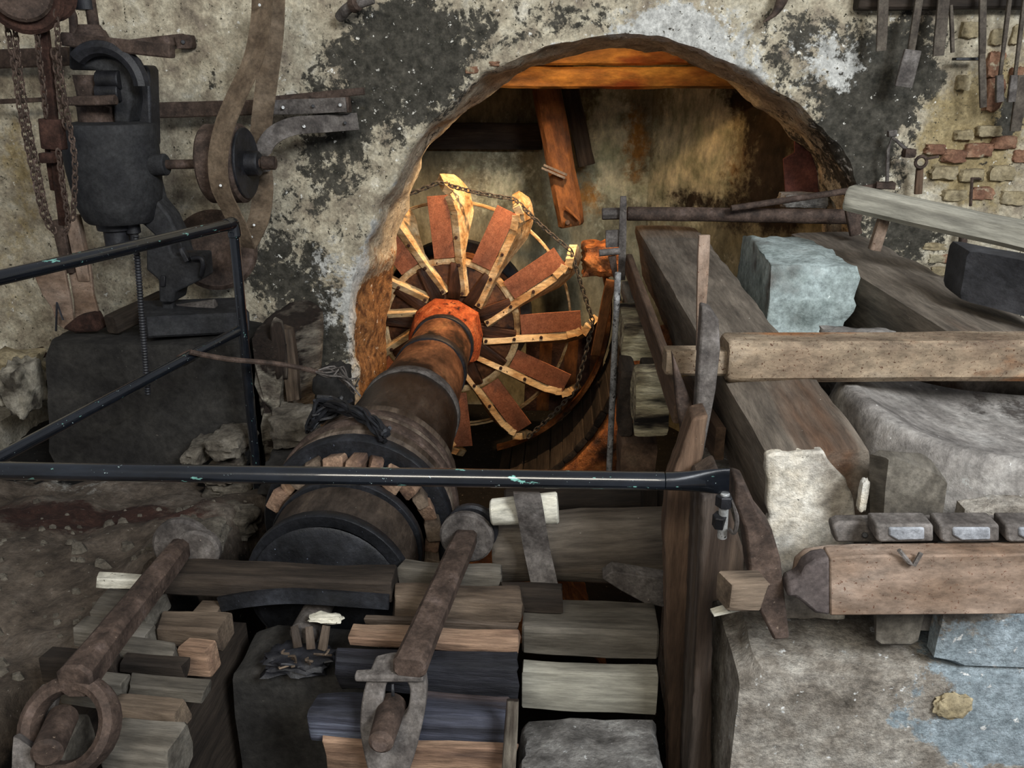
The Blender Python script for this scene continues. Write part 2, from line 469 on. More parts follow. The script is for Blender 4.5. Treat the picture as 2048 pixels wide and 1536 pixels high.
def loft(A, B, n=12, k=4, amp=.006, fq=6, seed=0, round_=.0):
    """solid between two quads given in the same order, faces subdivided and roughened; local frame along A->B"""
    A = [V(p) for p in A]; B = [V(p) for p in B]
    a = sum(A, V())/4; b = sum(B, V())/4
    M, L = fr(a, b)
    Mi = M.inverted()
    v, f = [], []
    off = V((seed*3.3, seed*9.1, 0))
    ns = 4*k
    for j in range(n+1):
        t = j/n
        Q = [A[i].lerp(B[i], t) for i in range(4)]
        c = sum(Q, V())/4
        e = .985 if j in (0, n) else 1
        for s in range(4):
            for i in range(k):
                u = i/k
                p = Q[s].lerp(Q[(s+1) % 4], u)
                q = c+(p-c)*e*(1-(.05 if i == 0 else 0))
                d = (q-c).normalized()
                v.append(Mi @ (q+d*fbm(q*1.0+off, fq)*amp))
    for j in range(n):
        for i in range(ns):
            f.append((j*ns+i, j*ns+(i+1) % ns, (j+1)*ns+(i+1) % ns, (j+1)*ns+i))
    for base, rev in ((0, True), (n*ns, False)):
        c = sum((v[base+i] for i in range(ns)), V())/ns
        # two inner loops so the end face can be rough too
        ci = len(v)
        for r_ in (.66, .33):
            for i in range(ns):
                q = c+(v[base+i]-c)*r_
                q.x += fbm(q*2+off, 8)*amp
                v.append(q)
        v.append(c)
        loops = [base, ci, ci+ns]
        for a_, b_ in ((0, 1), (1, 2)):
            for i in range(ns):
                q = (loops[a_]+i, loops[a_]+(i+1) % ns, loops[b_]+(i+1) % ns, loops[b_]+i)
                f.append(q[::-1] if not rev else q)
        for i in range(ns):
            q = (loops[2]+i, loops[2]+(i+1) % ns, len(v)-1)
            f.append(q[::-1] if not rev else q)
    # make normals consistent
    f = [q[::-1] for q in f] if rev_needed(v, f) else f
    return (v, f), M
def rev_needed(v, f):
    vol = 0
    for q in f:
        for i in range(1, len(q)-1):
            vol += v[q[0]].dot(v[q[i]].cross(v[q[i+1]]))
    return vol < 0
def lofto(name, A, B, mt, parent=None, label=None, cat=None, group=None, kind=None, sharp=45, stain=None, **k):
    vf, M = loft(A, B, **k)
    if mt in ('plinth', 'stone_basin', 'plaster_wall', 'soil'):
        vf = ([M @ p for p in vf[0]], vf[1]); M = None
    return mesh(name, vf, mt, parent, M, label, cat, group, kind, sharp=sharp, stain=stain)
def boxq(x0, x1, z0, z1, y):
    return [(x0, y, z0), (x1, y, z0), (x1, y, z1), (x0, y, z1)]
def block(name, x0, x1, y0, y1, z0, z1, mt, parent=None, **k):
    return lofto(name, boxq(x0, x1, z0, z1, y0), boxq(x0, x1, z0, z1, y1), mt, parent, **k)
def rock(name, c, s, mt, parent=None, seed=0, amp=.12, e=.45, n=9, **kw):
    v, f = [], []
    c = V(c); idx = {}
    off = V((seed*4.4, seed*2.2, 1))
    def add(p):
        key = (round(p[0], 4), round(p[1], 4), round(p[2], 4))
        if key not in idx:
            q = V(p)
            sp = q.normalized()
            q = q.lerp(sp, e)
            q = q*(1+fbm(sp*1.3+off, 1.6)*amp+fbm(sp+off, 6)*amp*.25)
            idx[key] = len(v)
            v.append(V((q.x*s[0], q.y*s[1], q.z*s[2]))+c)
        return idx[key]
    for ax in range(3):
        for sg in (-1, 1):
            for i in range(n):
                for j in range(n):
                    q = []
                    for (a, b) in ((i, j), (i+1, j), (i+1, j+1), (i, j+1)):
                        p = [0, 0, 0]
                        p[ax] = sg; p[(ax+1) % 3] = -1+2*a/n; p[(ax+2) % 3] = -1+2*b/n
                        q.append(add(p))
                    f.append(q if sg > 0 else q[::-1])
    return mesh(name, (v, f), mt, parent, sharp=60, **kw)
def gridm(fn, nu, nv):
    v = [fn(i/nu, j/nv) for j in range(nv+1) for i in range(nu+1)]
    f = [(j*(nu+1)+i, j*(nu+1)+i+1, (j+1)*(nu+1)+i+1, (j+1)*(nu+1)+i) for j in range(nv) for i in range(nu)]
    return v, f
def torusg(R0, r, n=24, m=8, a0=0, a1=2*math.pi, sx=1, sz=1, cap=False):
    v, f = [], []
    full = abs(a1-a0-2*math.pi) < 1e-4
    K = n if full else n+1
    for i in range(K):
        a = a0+(a1-a0)*i/n
        for j in range(m):
            b = 2*math.pi*j/m
            v.append(V(((R0+r*math.cos(b))*math.cos(a)*sx, r*math.sin(b), (R0+r*math.cos(b))*math.sin(a)*sz)))
    for i in range(n):
        for j in range(m):
            f.append((i*m+j, i*m+(j+1) % m, ((i+1) % K)*m+(j+1) % m, ((i+1) % K)*m+j))
    if not full:
        f.append(tuple(range(m))); f.append(tuple((K-1)*m+j for j in range(m))[::-1])
    return v, f
# chains: every link its own object, sharing one mesh
LINK = {}
def chain(name, paths, link, wire, mt, label, cat='chain', parent=None, group=None):
    t = parent or thing(name, label, cat, paths[0][0], group)
    key = (link, wire, mt)
    for pts in paths:
        P = smoothpath(pts, 12)
        d = 0
        nxt = link*.4
        n = 0
        for a, b in zip(P, P[1:]):
            sl = (b-a).length
            while d+sl >= nxt:
                p = a.lerp(b, (nxt-d)/max(sl, 1e-6))
                x = (b-a).normalized()
                u = V((0, 1, 0)) if n % 2 else x.cross(V((0, 1, 0))).normalized()
                u = (u+x.cross(u)*.5).normalized()
                y = (u-x*u.dot(x)).normalized()
                M = Matrix((x, y, x.cross(y))).transposed().to_4x4()
                M.translation = p
                if key not in LINK:
                    vf = torusg(link*.36, wire, 10, 5, sx=1.42, sz=.85)
                    LINK[key] = mesh('link', vf, mt, t, M)
                else:
                    copy(LINK[key], M, t)
                n += 1
                nxt += link*.74
            d += sl
    return t
def px_blobs(bl, Y, base=(0, 0, 0)):
    """stain masks placed where the photographed stains are: (px,py,rx,ry,channel,strength)"""
    B = []
    for (x, y, rx, ry, ch, s) in bl:
        c = W(x, y, Y)
        kx = (W(x+rx, y, Y)-c).length; kz = (W(x, y+ry, Y)-c).length
        B.append((c, kx, kz, ch, s))
    def fn(p):
        o = list(base)
        for c, kx, kz, ch, s in B:
            d = ((p.x-c.x)/kx)**2+((p.z-c.z)/kz)**2
            if d < 6: o[ch] += s*math.exp(-d)
        return [min(max(q, 0), 1) for q in o]
    return fn

# ================================================================== SETTING
YW, YB = 4.3, 4.9
pairs = [(735,1000,800,1000),(720,850,790,850),(706,770,778,760),(700,700,768,690),(705,620,776,620),(713,560,783,560),
 (730,500,789,510),(756,430,804,440),(792,360,823,370),(830,290,858,300),(880,232,905,247),(945,172,965,197),(1030,120,1050,145),
 (1130,88,1150,110),(1230,74,1240,98),(1290,74,1290,101),(1350,85,1345,112),(1430,115,1415,142),(1500,150,1475,180),
 (1570,195,1535,225),(1640,255,1590,275),(1682,300,1618,320),(1704,350,1635,370),(1712,420,1645,430),(1712,520,1645,530),
 (1700,720,1640,720),(1640,980,1590,960),(1480,1200,1440,1150),(1200,1290,1180,1240),(950,1260,950,1210),(800,1150,840,1130)]
fo = smoothpath([W(a, b, YW) for a, b, c, d in pairs]+[W(735, 1000, YW)], 8)[:-1]
bo = smoothpath([W(c, d, YB) for a, b, c, d in pairs]+[W(800, 1000, YB)], 8)[:-1]
N = len(fo)
for i, p in enumerate(fo):
    j = noise.fractal(p*6, 1, 2, 4)*.022
    p.x += j; p.z += noise.fractal(p*6+V((9, 9, 9)), 1, 2, 4)*.018
cc = W(1200, 520, YW)
X0, X1, Z0, Z1 = -3.9, 3.2, -1.3, 2.9
v, f = [], []
RG = 64
for j in range(RG+1):
    for i in range(N):
        p = fo[i]
        d = p-cc
        tx = ((X1 if d.x > 0 else X0)-cc.x)/d.x if abs(d.x) > 1e-6 else 1e9
        tz = ((Z1 if d.z > 0 else Z0)-cc.z)/d.z if abs(d.z) > 1e-6 else 1e9
        q = cc+d*min(tx, tz)
        t = (j/RG)**1.25
        r = p.lerp(q, t)
        e = noise.fractal(r*1.3, 1, 2, 3)*.035+noise.fractal(r*7, 1, 2, 4)*.012
        r.y = YW + e*min(1, j/2) - .0 + (0.025 if j == 0 else 0)
        v.append(r)
for j in range(RG):
    for i in range(N):
        f.append((j*N+i, j*N+(i+1) % N, (j+1)*N+(i+1) % N, (j+1)*N+i))
b0 = len(v)
RV = 12
for j in range(1, RV+1):
    for i in range(N):
        r = fo[i].lerp(bo[i], j/RV)
        r.y = YW+.025+(YB-YW-.025)*j/RV
        k = noise.fractal(r*5, 1, 2, 4)*.03
        dd = (r-V((cc.x, r.y, cc.z))).normalized()
        v.append(r+dd*k)
for j in range(RV):
    for i in range(N):
        a = (lambda J, I: (I % N) if J == 0 else b0+(J-1)*N+(I % N))
        f.append((a(j, i+1), a(j, i), a(j+1, i), a(j+1, i+1)))
# back face of the wall
b1 = len(v)
for i in range(N):
    d = fo[i]-cc
    tx = ((X1 if d.x > 0 else X0)-cc.x)/d.x if abs(d.x) > 1e-6 else 1e9
    tz = ((Z1 if d.z > 0 else Z0)-cc.z)/d.z if abs(d.z) > 1e-6 else 1e9
    q = cc+d*min(tx, tz); q.y = YB
    v.append(q)
for i in range(N):
    f.append((b0+(RV-1)*N+(i+1) % N, b0+(RV-1)*N+i, b1+i, b1+(i+1) % N))
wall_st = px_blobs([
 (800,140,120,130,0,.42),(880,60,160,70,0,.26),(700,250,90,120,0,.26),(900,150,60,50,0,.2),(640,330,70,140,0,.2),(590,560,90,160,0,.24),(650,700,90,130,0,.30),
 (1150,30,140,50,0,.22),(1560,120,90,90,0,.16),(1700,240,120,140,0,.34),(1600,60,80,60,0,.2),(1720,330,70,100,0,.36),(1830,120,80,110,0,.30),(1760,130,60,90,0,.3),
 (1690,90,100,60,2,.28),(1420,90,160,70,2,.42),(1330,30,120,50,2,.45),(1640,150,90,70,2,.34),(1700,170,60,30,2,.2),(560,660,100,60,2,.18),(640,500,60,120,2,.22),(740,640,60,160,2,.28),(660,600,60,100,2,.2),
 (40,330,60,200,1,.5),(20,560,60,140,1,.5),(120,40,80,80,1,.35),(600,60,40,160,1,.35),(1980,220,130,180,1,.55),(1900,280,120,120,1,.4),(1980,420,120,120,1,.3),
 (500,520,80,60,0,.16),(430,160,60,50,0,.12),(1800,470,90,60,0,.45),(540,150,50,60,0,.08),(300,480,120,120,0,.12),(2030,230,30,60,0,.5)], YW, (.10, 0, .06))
_ws = wall_st
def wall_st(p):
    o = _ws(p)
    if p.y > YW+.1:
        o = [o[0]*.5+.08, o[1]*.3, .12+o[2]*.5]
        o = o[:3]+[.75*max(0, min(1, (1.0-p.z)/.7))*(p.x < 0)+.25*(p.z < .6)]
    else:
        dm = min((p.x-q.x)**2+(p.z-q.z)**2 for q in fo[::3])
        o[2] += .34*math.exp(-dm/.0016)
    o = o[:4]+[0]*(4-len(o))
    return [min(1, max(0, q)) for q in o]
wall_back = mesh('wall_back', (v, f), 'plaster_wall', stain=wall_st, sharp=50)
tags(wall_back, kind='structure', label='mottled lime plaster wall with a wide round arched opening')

# wheel chamber
plan = [V((-2.7, YB, 0)), V((-2.7, 6.6, 0)), V((.66, 6.6, 0)), V((1.75, YB, 0))]
ch_st = px_blobs([(1395,290,60,120,2,.8),(1350,400,60,60,2,.4),(1225,300,45,130,2,.6),(1000,400,120,70,2,.2),(980,400,120,80,2,.15),(1180,420,50,70,1,.6),(1280,300,40,90,1,.7),(1460,320,50,80,1,.4),
 (1510,300,60,140,0,.6),(1520,190,100,50,0,.6),(1390,410,70,35,0,.55),(900,320,50,120,0,.15),(1180,370,30,40,0,.3),(1500,420,90,60,0,.3),(1300,250,16,130,0,.35)], 6.0, (0, .04, .06))  # dark blob at upper left paints in the shade there
def wallseg(name, a, b, z0, z1, st=ch_st, nu=60, nv=44, mt='chamber_wall'):
    nrm = (b-a).cross(V((0, 0, 1))).normalized()
    def fn(u, w_):
        p = a.lerp(b, u); p.z = z0+(z1-z0)*w_
        return p+nrm*(noise.fractal(p*1.6, 1, 2, 4)*.04*min(1, 8*u, 8*(1-u)))
    vf = gridm(fn, nu, nv)
    return tags(mesh(name, vf, mt, stain=st, sharp=60), kind='structure')
wallseg('wall_chamber_left', plan[0], plan[1], -1.3, 2.4)
wallseg('wall_chamber_back', plan[1], plan[2], -1.3, 2.4)
wallseg('wall_chamber_right', plan[2], plan[3], -1.3, 2.4)
v, f = gridm(lambda u, w_: V((-2.9+5.2*u, YB-.05+1.9*w_, 2.33+.02*math.sin(u*9))), 20, 10)
tags(mesh('ceiling', (v, f[::-1]), 'concrete_dark'), kind='structure')

def gz(x, y):
    n = noise.fractal(V((x, y, 0))*1.4, 1, 2, 4)*.07+noise.fractal(V((x, y, 4))*6, 1, 2, 4)*.04
    # pit edge runs diagonally along the left of the axle
    edge = -1.16 + (2.9-y)*-.06 if y > 1.9 else -1.36
    edge += noise.noise(V((y*3, 2, 1)))*.05
    s = min(max((edge-x)/.16, 0), 1); s = s*s*(3-2*s)
    z = -.85 + s*(.85+.02) + n*(.3+.7*s)
    z -= s*.17*min(max((y-2.6)/.8, 0), 1)
    z += s*.10*math.exp(-((x+1.35)/.22)**2-((y-2.55)/.5)**2)
    return z
v, f = gridm(lambda u, w_: V((-3.9+7.1*u, .2+4.75*w_, gz(-3.9+7.1*u, .2+4.75*w_))), 190, 130)
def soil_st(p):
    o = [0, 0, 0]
    if p.z < -.15: o[0] = .8  # soil down in the pit blackened, shade put into its colour
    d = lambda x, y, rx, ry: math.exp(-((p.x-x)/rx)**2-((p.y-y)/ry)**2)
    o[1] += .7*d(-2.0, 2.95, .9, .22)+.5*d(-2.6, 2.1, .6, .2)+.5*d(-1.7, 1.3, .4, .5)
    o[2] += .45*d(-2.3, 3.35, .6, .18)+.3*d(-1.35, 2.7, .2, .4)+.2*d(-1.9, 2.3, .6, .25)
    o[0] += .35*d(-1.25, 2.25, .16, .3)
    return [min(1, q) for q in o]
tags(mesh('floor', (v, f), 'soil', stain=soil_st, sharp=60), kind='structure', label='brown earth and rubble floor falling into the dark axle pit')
v, f = gridm(lambda u, w_: V((-2.8+4.7*u, YB-.1+1.8*w_, -.95)), 10, 10)
tags(mesh('floor', (v, f), 'soil', stain=lambda p: (.8, 0, 0)), kind='structure', label='dark wet bottom of the wheel pit')  # whole bottom blackened with the same painted pit shade

# bricks and stones showing where the plaster has fallen from the right of the wall
rr = rnd(5)
for (x, y, wd, ht, mt) in [(1868,298,34,16,'brick'),(1905,312,40,20,'brick'),(1955,300,44,22,'brick'),(2005,285,40,20,'brick'),(2040,312,30,20,'brick'),(1925,270,30,16,'stone_warm'),
  (1975,262,40,18,'stone_warm'),(1885,345,44,20,'stone_warm'),(1940,350,40,20,'stone_warm'),(2000,345,44,24,'stone_warm'),(1960,385,40,20,'brick'),(1905,390,40,18,'stone_warm'),(2020,395,40,22,'stone_warm'),
  (1878,515,46,14,'brick'),(1915,505,34,14,'brick'),(1880,540,40,14,'stone_warm'),(1918,535,30,14,'brick'),(1865,490,40,12,'stone_warm'),(1850,555,30,12,'stone_warm'),
  (1985,130,26,40,'brick'),(2030,70,20,30,'stone_warm'),(1935,60,30,26,'stone_warm'),(1985,190,26,50,'brick'),(1990,75,24,26,'stone_warm'),(1925,165,20,24,'stone_warm'),(2030,150,20,24,'brick'),
  (945,140,22,12,'brick'),(990,128,18,8,'brick')]:
    c = W(x, y, YW+.012)
    wd *= 1.25; ht *= 1.3
    kx = (W(x+wd/2, y, YW)-W(x, y, YW)).length; kz = (W(x, y+ht/2, YW)-W(x, y, YW)).length
    rock('brick' if mt == 'brick' else 'stone', c, (kx, .04, kz), mt, wall_back, seed=x+y, amp=.25, e=.4, n=6)

# ================================================================== WHEEL CHAMBER
def tb(name, x0, x1, y0, y1, Y, dep, mt, **k):
    """timber across the view: pixel rectangle of its front face at depth Y"""
    a = W(x0, (y0+y1)/2, Y+dep/2); b = W(x1, (y0+y1)/2, Y+dep/2)
    h = (W(x0, y0, Y)-W(x0, y1, Y)).length
    z = (W((x0+x1)/2, y0, Y).z+W((x0+x1)/2, y1, Y).z)/2
    a.z = b.z = z
    return bar(name, a, b, dep, h, mt, **k)
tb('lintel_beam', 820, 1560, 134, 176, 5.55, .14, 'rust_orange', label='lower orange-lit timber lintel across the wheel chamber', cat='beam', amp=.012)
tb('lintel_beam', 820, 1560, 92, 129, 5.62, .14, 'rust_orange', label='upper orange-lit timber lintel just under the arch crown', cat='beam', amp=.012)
tb('shelf_plank', 470, 1085, 246, 298, 6.52, .05, 'wood_dark', label='dark horizontal plank fixed high on the chamber back wall', cat='plank')
t = thing('hanging_post', 'rust-orange iron post hanging slanted in front of chamber back wall', 'post', W(1125, 440, 5.95))
M, L = fr(W(1056, -22, 6.02), W(1143, 452, 5.95), (0, 1, 0))
mesh('shaft', rbox(L, .19, .12, amp=.012, rad=.25), 'rust_pillar', t, M)
bar('pin', W(1083, 336, 5.85), W(1130, 356, 5.85), .02, .014, 'iron_grey', t)
bar('pin', W(1087, 330, 5.85), W(1134, 350, 5.85), .02, .014, 'iron_grey', t)
bar('strap_end', W(1130, 412, 5.85), W(1158, 440, 5.85), .035, .012, 'rust_pillar', t)
cyl('bolt', W(1135, 445, 5.9), W(1135, 445, 5.84), .018, 'iron_brown', t, n=8)
t = thing('strut_timber', 'dark broken timber leaning behind the hanging rusty post', 'timber', W(1150, 300, 6.3))
M, L = fr(W(1098, -22, 6.28), W(1172, 330, 6.35), (0, 1, 0))
mesh('shaft', rbox(L, .12, .08, amp=.012), 'wood_dark', t, M)
prism('rust_sheet', [(1590,283),(1622,262),(1636,300),(1645,345),(1654,408),(1572,408),(1567,318),(1590,305)], 4.86, .012, 'rust_sheet', tilt=.05,
      label='torn brown rusty metal sheet standing at right edge of arch', cat='metal sheet')
rock('rubble_stone', W(1640, 400, 4.75), (.13, .1, .04), 'plaster_grey', seed=4, label='small grey stone lying at foot of the rusty sheet', cat='stone')
# orange wall blocks right of the wheel
rock('mud_stone', W(1205, 520, 5.5), (.14, .14, .11), 'mud_orange', seed=6, amp=.25, label='orange crusted stone on wall right of wheel, uppermost', cat='stone')
bar('splintered_board', W(1222, 560, 5.0), W(1190, 712, 5.0), .06, .03, 'rust_pillar', label='splintered orange board upright between wheel and grey pipe', cat='board', upv=(0, 1, 0), endamp=.02)

# ---- the water wheel with its axle
AX, AZ, YH = -.73, .115, 5.32
HC = V((AX, YH, AZ))
wheel = thing('water_wheel', 'wooden water wheel with cream arms and brown paddles on a massive iron-hooped axle', 'water wheel', (AX, YH, AZ))
MY, _ = fr((AX, YH, AZ), (AX, YH+1, AZ))
mesh('hub', lathe([(0, .05), (0, .43), (.012, .455), (.30, .455), (.32, .44), (.32, .05)], 48, amp=.01), 'wood_wheel_hub', wheel, MY)
ringm = lathe([(-.012, .425), (-.02, .44), (-.012, .468), (.03, .468)], 64, amp=.004, seed=3)
mesh('hub_rim', (ringm[0], ringm[1][:-2]), 'wood_cream', wheel, MY)
mesh('hub_rear_ring', (lambda r_: (r_[0], r_[1][:-2]))(lathe([(.31, .44), (.30, .52), (.36, .53), (.38, .45)], 64)), 'iron_black', wheel, MY)
def pol(r, ang, off, y):
    """ang degrees clockwise from up, off = clockwise sideways shift"""
    a = R(ang)
    d = V((math.sin(a), 0, math.cos(a))); s = V((math.cos(a), 0, -math.sin(a)))
    return V((AX, y, AZ))+d*r+s*off
for k in range(12):
    ang = -5+30*k
    rs = rnd(k)
    # dark boards let into the hub face
    a = pol(.20, ang+12, 0.0, YH-.015); b = pol(.44, ang+12, 0.0, YH-.015)
    M, L = fr(a, b, (0, 1, 0))
    mesh('hub_board', rbox(L, .085, .05, amp=.008, seed=k), 'wood_hub_board', wheel, M)
    # curved arm, deep board towards its tip
    cps = [(.21, .105), (.36, .105), (.50, .105), (.64, .107), (.75, .105), (.85, .085), (.915, .05), (.945, .01)]
    wd = [.05, .05, .06, .14, .22, .24, .21, .14]
    cwv = pol(0, ang, 1, 0)-pol(0, ang, 0, 0); axv = V((0, 1, 0))+cwv*.42
    P, WD = [], []
    n = 5
    for i in range(len(cps)-1):
        for j in range(n):
            u = j/n
            P.append((cps[i][0]*(1-u)+cps[i+1][0]*u, cps[i][1]*(1-u)+cps[i+1][1]*u)); WD.append(wd[i]*(1-u)+wd[i+1]*u)
    P.append(cps[-1]); WD.append(wd[-1])
    path = [pol(r+rs.uniform(-.001, .001), ang, o, YH-.045)+axv.normalized()*(w_/2) for (r, o), w_ in zip(P, WD)]
    g = strapg(path, axv, 0, .05+.004*math.sin(k), WD)
    am = mesh('arm', g, 'wood_cream', wheel, bevel=.004)
    for r_ in (.23, .42, .6):
        q = pol(r_, ang, .105, YH-.048)
        cyl('bolt', q+V((0, .004, 0)), q-V((0, .012, 0)), .011, 'rust_deep', wheel, n=8)
    # flat brown paddle plate beside the arm
    a = pol(.47, ang, .012, YH-.03); b = pol(.87, ang, .012, YH-.03)
    M, L = fr(a, b, (0, 1, 0))
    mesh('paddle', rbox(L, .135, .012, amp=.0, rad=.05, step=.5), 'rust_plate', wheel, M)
for y in (YH+.18, YH+.235):
    g = torusg(.80, .008, 72, 6)
    mesh('tie_ring', ([p+V((AX, y, AZ)) for p in g[0]], g[1]), 'wood_cream', wheel)
tips = [pol(.95, -5+30*k, .03, YH-.02) for k in range(-3, 6)]
pc = bpy.data.objects.new('paddle_chain', None); reg(pc, Matrix.Translation(tips[0]), wheel)
chain('', [[a, a.lerp(b, .5)+V((0, 0, -.012)), b] for a, b in zip(tips, tips[1:])], .047, .0052, 'tool_iron',
      None, parent=pc)

# axle
def axl(name, prof, mt, parent, n=48, amp=.004, seed=0, open_=False):
    # profile [(worldY, r)], going away from the camera
    prof = sorted(prof) if not open_ else prof
    M, _ = fr((AX, 0, AZ), (AX, 1, AZ))
    g = lathe([(y, r) for y, r in prof], n, amp=amp, seed=seed)
    if open_: g = (g[0], g[1][:-2])
    if rev_needed(*g): g = (g[0], [q[::-1] for q in g[1]])
    return mesh(name, g, mt, parent, M)
axle = bpy.data.objects.new('axle', None); axle.empty_display_size = .05
reg(axle, Matrix.Translation(V((AX, 2.3, AZ))), wheel)
axl('shaft', [(3.0, .24), (3.3, .243), (3.74, .225), (4.1, .21), (4.4, .196), (4.7, .188), (4.98, .18), (5.22, .18)], 'shaft_wood', axle, seed=1, amp=.006)
axl('front_shaft', [(2.9, .262), (3.2, .262), (3.73, .238), (3.75, .22)], 'shaft_dark', axle, seed=2, amp=.004)
def hoop(y0, y1, r, mt='iron_black', t=.012, name='hoop', k=0):
    axl(name, [(y0, r-.03), (y0, r+t-.003), (y0+.004, r+t), (y1-.004, r+t), (y1, r+t-.003), (y1, r-.03)], mt, axle, amp=.002, open_=True)
hoop(4.36, 4.43, .197); hoop(3.70, 3.77, .236, 'iron_grey'); hoop(4.86, 4.92, .184)
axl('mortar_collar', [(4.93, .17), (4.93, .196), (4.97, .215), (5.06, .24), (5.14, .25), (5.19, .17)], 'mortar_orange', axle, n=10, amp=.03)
# big double collar behind the rail, wedges, iron flange, front drum
axl('collar', [(2.93, .1), (2.93, .30), (2.95, .315), (3.05, .318), (3.08, .30), (3.1, .262)], 'wood_wet', axle, amp=.006)
hoop(2.955, 3.0, .312, 'iron_brown', .01)
axl('collar', [(2.72, .1), (2.72, .325), (2.74, .345), (2.86, .345), (2.88, .33), (2.93, .31)], 'wood_wet', axle, amp=.004)
hoop(2.78, 2.84, .345, 'iron_brown', .01)
axl('flange', [(2.64, .1), (2.64, .345), (2.65, .352), (2.69, .352), (2.70, .345), (2.70, .1)], 'iron_blue', axle, amp=.001)
axl('drum', [(2.24, .1), (2.24, .248), (2.25, .256), (2.45, .262), (2.64, .262), (2.64, .1)], 'shaft_dark', axle, amp=.004, seed=5)
for (y0, y1) in ((2.235, 2.275), (2.47, 2.51)): hoop(y0, y1, .262, 'iron_blue', .008)
axl('end_plate', [(2.205, .03), (2.205, .23), (2.212, .243), (2.24, .245), (2.24, .03)], 'iron_blue', axle, amp=.001)
cyl('gudgeon', (AX, 2.21, AZ), (AX-.012, 2.0, AZ-.005), .043, 'iron_grey', axle, bev=.25, n=24)
rs = rnd(8)
for a in (-62, -48, -36, -24, -10, 6, 20, 34, 46, 58, 70, 82, 95, 108):
    ln = rs.uniform(.05, .10)
    w_ = rs.uniform(.045, .075)
    r0 = .262+.022
    p = pol(r0, a+rs.uniform(-3, 3), 0, 2.62)
    q = pol(r0+rs.uniform(.0, .02), a, 0, 2.62-ln)
    d = (pol(1, a, 0, 0)-pol(0, a, 0, 0))
    M, L = fr(p, q, d)
    mesh('wedge', rbox(L, w_, .05, amp=.012, seed=a, endamp=.03, step=.03), rs.choice(['wood_fresh', 'wood_tan', 'wood_fresh']), axle, M)

# ---- curved breast of planks below the wheel, stone and mud in front
br = thing('wheel_trough', 'curved trough of dark wet planks below and right of the wheel', 'trough', (AX, 5.2, -.95))
pk = None
for k in range(31):
    ang = 84+k*5.6
    a = R(ang)
    d = V((math.sin(a), 0, math.cos(a))); s = V((math.cos(a), 0, -math.sin(a)))
    M = Matrix((V((0, 1, 0)), s, d)).transposed().to_4x4(); M.translation = pol(1.13+rs.uniform(0, .012), ang, 0, 5.0)
    if k < 3: pk = mesh('plank', rbox(.72, .104, .04, amp=.006, seed=k, step=.2), 'wood_dark', br, M)
    else: copy(pk, M, br)
v, f = [], []
n = 44
for i in range(n+1):
    ang = 84+150*i/n
    for (r, y) in ((1.165, 5.75), (1.165, 5.03), (1.19, 4.98), (1.26, 4.96), (1.34, 4.96), (1.42, 4.97), (1.5, 5.0)):
        p = pol(r, ang, 0, y)
        k = noise.fractal(p*5, 1, 2, 4)*.05
        v.append(p+V((k*.6, -abs(k)*1.0, k)))
for i in range(n):
    for j in range(6):
        f.append((i*7+j, i*7+j+1, (i+1)*7+j+1, (i+1)*7+j))
g = torusg(1.075, .022, 40, 6, R(90-165), R(90-72))
mesh('trough_edge', ([V((p.x+AX, p.y*2+5.66, p.z+AZ)) for p in g[0]], g[1]), 'mud_orange', br)
br2 = mesh('trough_cheek', (v, [q[::-1] for q in f]), 'mud_orange', br, sharp=70)
# orange mud bank in the pit beside the axle
def bank(u, w_):
    x = -.52+.75*u-.10*w_; y = 2.45+1.0*w_
    return V((x, y, -.22+.02*u-.16*w_-.9*max(0, u-.75)+noise.fractal(V((x, y, 2))*4, 1, 2, 4)*.07))
mesh('mud_bank', gridm(bank, 40, 50), 'mud_orange', label='slope of wet orange mud in the pit right of axle', cat='mud', kind='stuff', sharp=70)
t = thing('trough_side_board', 'orange-brown upright boards behind right-hand paddles', 'boards', W(1110, 700, 5.7))
for i in range(6):
    bar('board', W(1068+i*26, 655, 5.84), W(1060+i*25, 820, 5.84), .10, .03, 'rust_pillar' if i % 2 else 'rust_deep', t, upv=(0, 1, 0), seed=i)

# ================================================================== LEFT SIDE: DRILL PRESS, CHAINS, RAILS
dp = thing('drill_press', 'old black cast-iron belt-driven drill press against the plaster wall', 'drill press', (-2.05, 3.8, .55))
Yd = 3.75
def vlathe(name, px, y0, y1, Y, prof, mt, parent, n=32):
    """vertical turned part: prof [(fraction from top, radius px)]"""
    a = W(px, y0, Y); b = W(px, y1, Y); b.x = a.x
    k = FPX/((a-V((0, 0, CZ))).dot(fw))
    M, L = fr(b, a)
    g = lathe(sorted([((1-q)*L, r/k) for q, r in prof]), n)
    return mesh(name, g, mt, parent, M)
vlathe('barrel', 214, 243, 442, Yd, [(0, 60), (.02, 88), (.05, 92), (.45, 90), (.8, 84), (.97, 72), (1, 66)], 'iron_cast', dp)
vlathe('neck', 182, 150, 245, Yd, [(0, 34), (.5, 32), (.52, 36), (1, 38)], 'iron_brown', dp)
prism('gear_housing', [(136,84),(165,74),(215,88),(245,118),(256,140),(262,200),(255,248),(226,248),(226,190),(214,150),(184,140),(136,140)], Yd-.06, .18, 'iron_cast', dp, bevel=.015)
prism('back_plate', [(250,130),(292,130),(298,140),(303,290),(290,300),(250,300)], Yd+.05, .10, 'iron_black', dp, bevel=.01)
g = torusg(.155, .035, 28, 8, 0, math.pi*.75)
c0 = W(214, 172, Yd-.10)
mesh('gear_guard', ([p+c0 for p in g[0]], g[1]), 'iron_black', dp)
for i, (x, y) in enumerate([(212, 160), (212, 185)]):
    cyl('gear', W(x-16, y, Yd-.06), W(x+30, y, Yd-.06), .04, 'iron_black', dp, n=14)
cyl('gear', W(150, 203, Yd-.14), W(232, 200, Yd-.14), .022, 'iron_brown', dp, n=14)
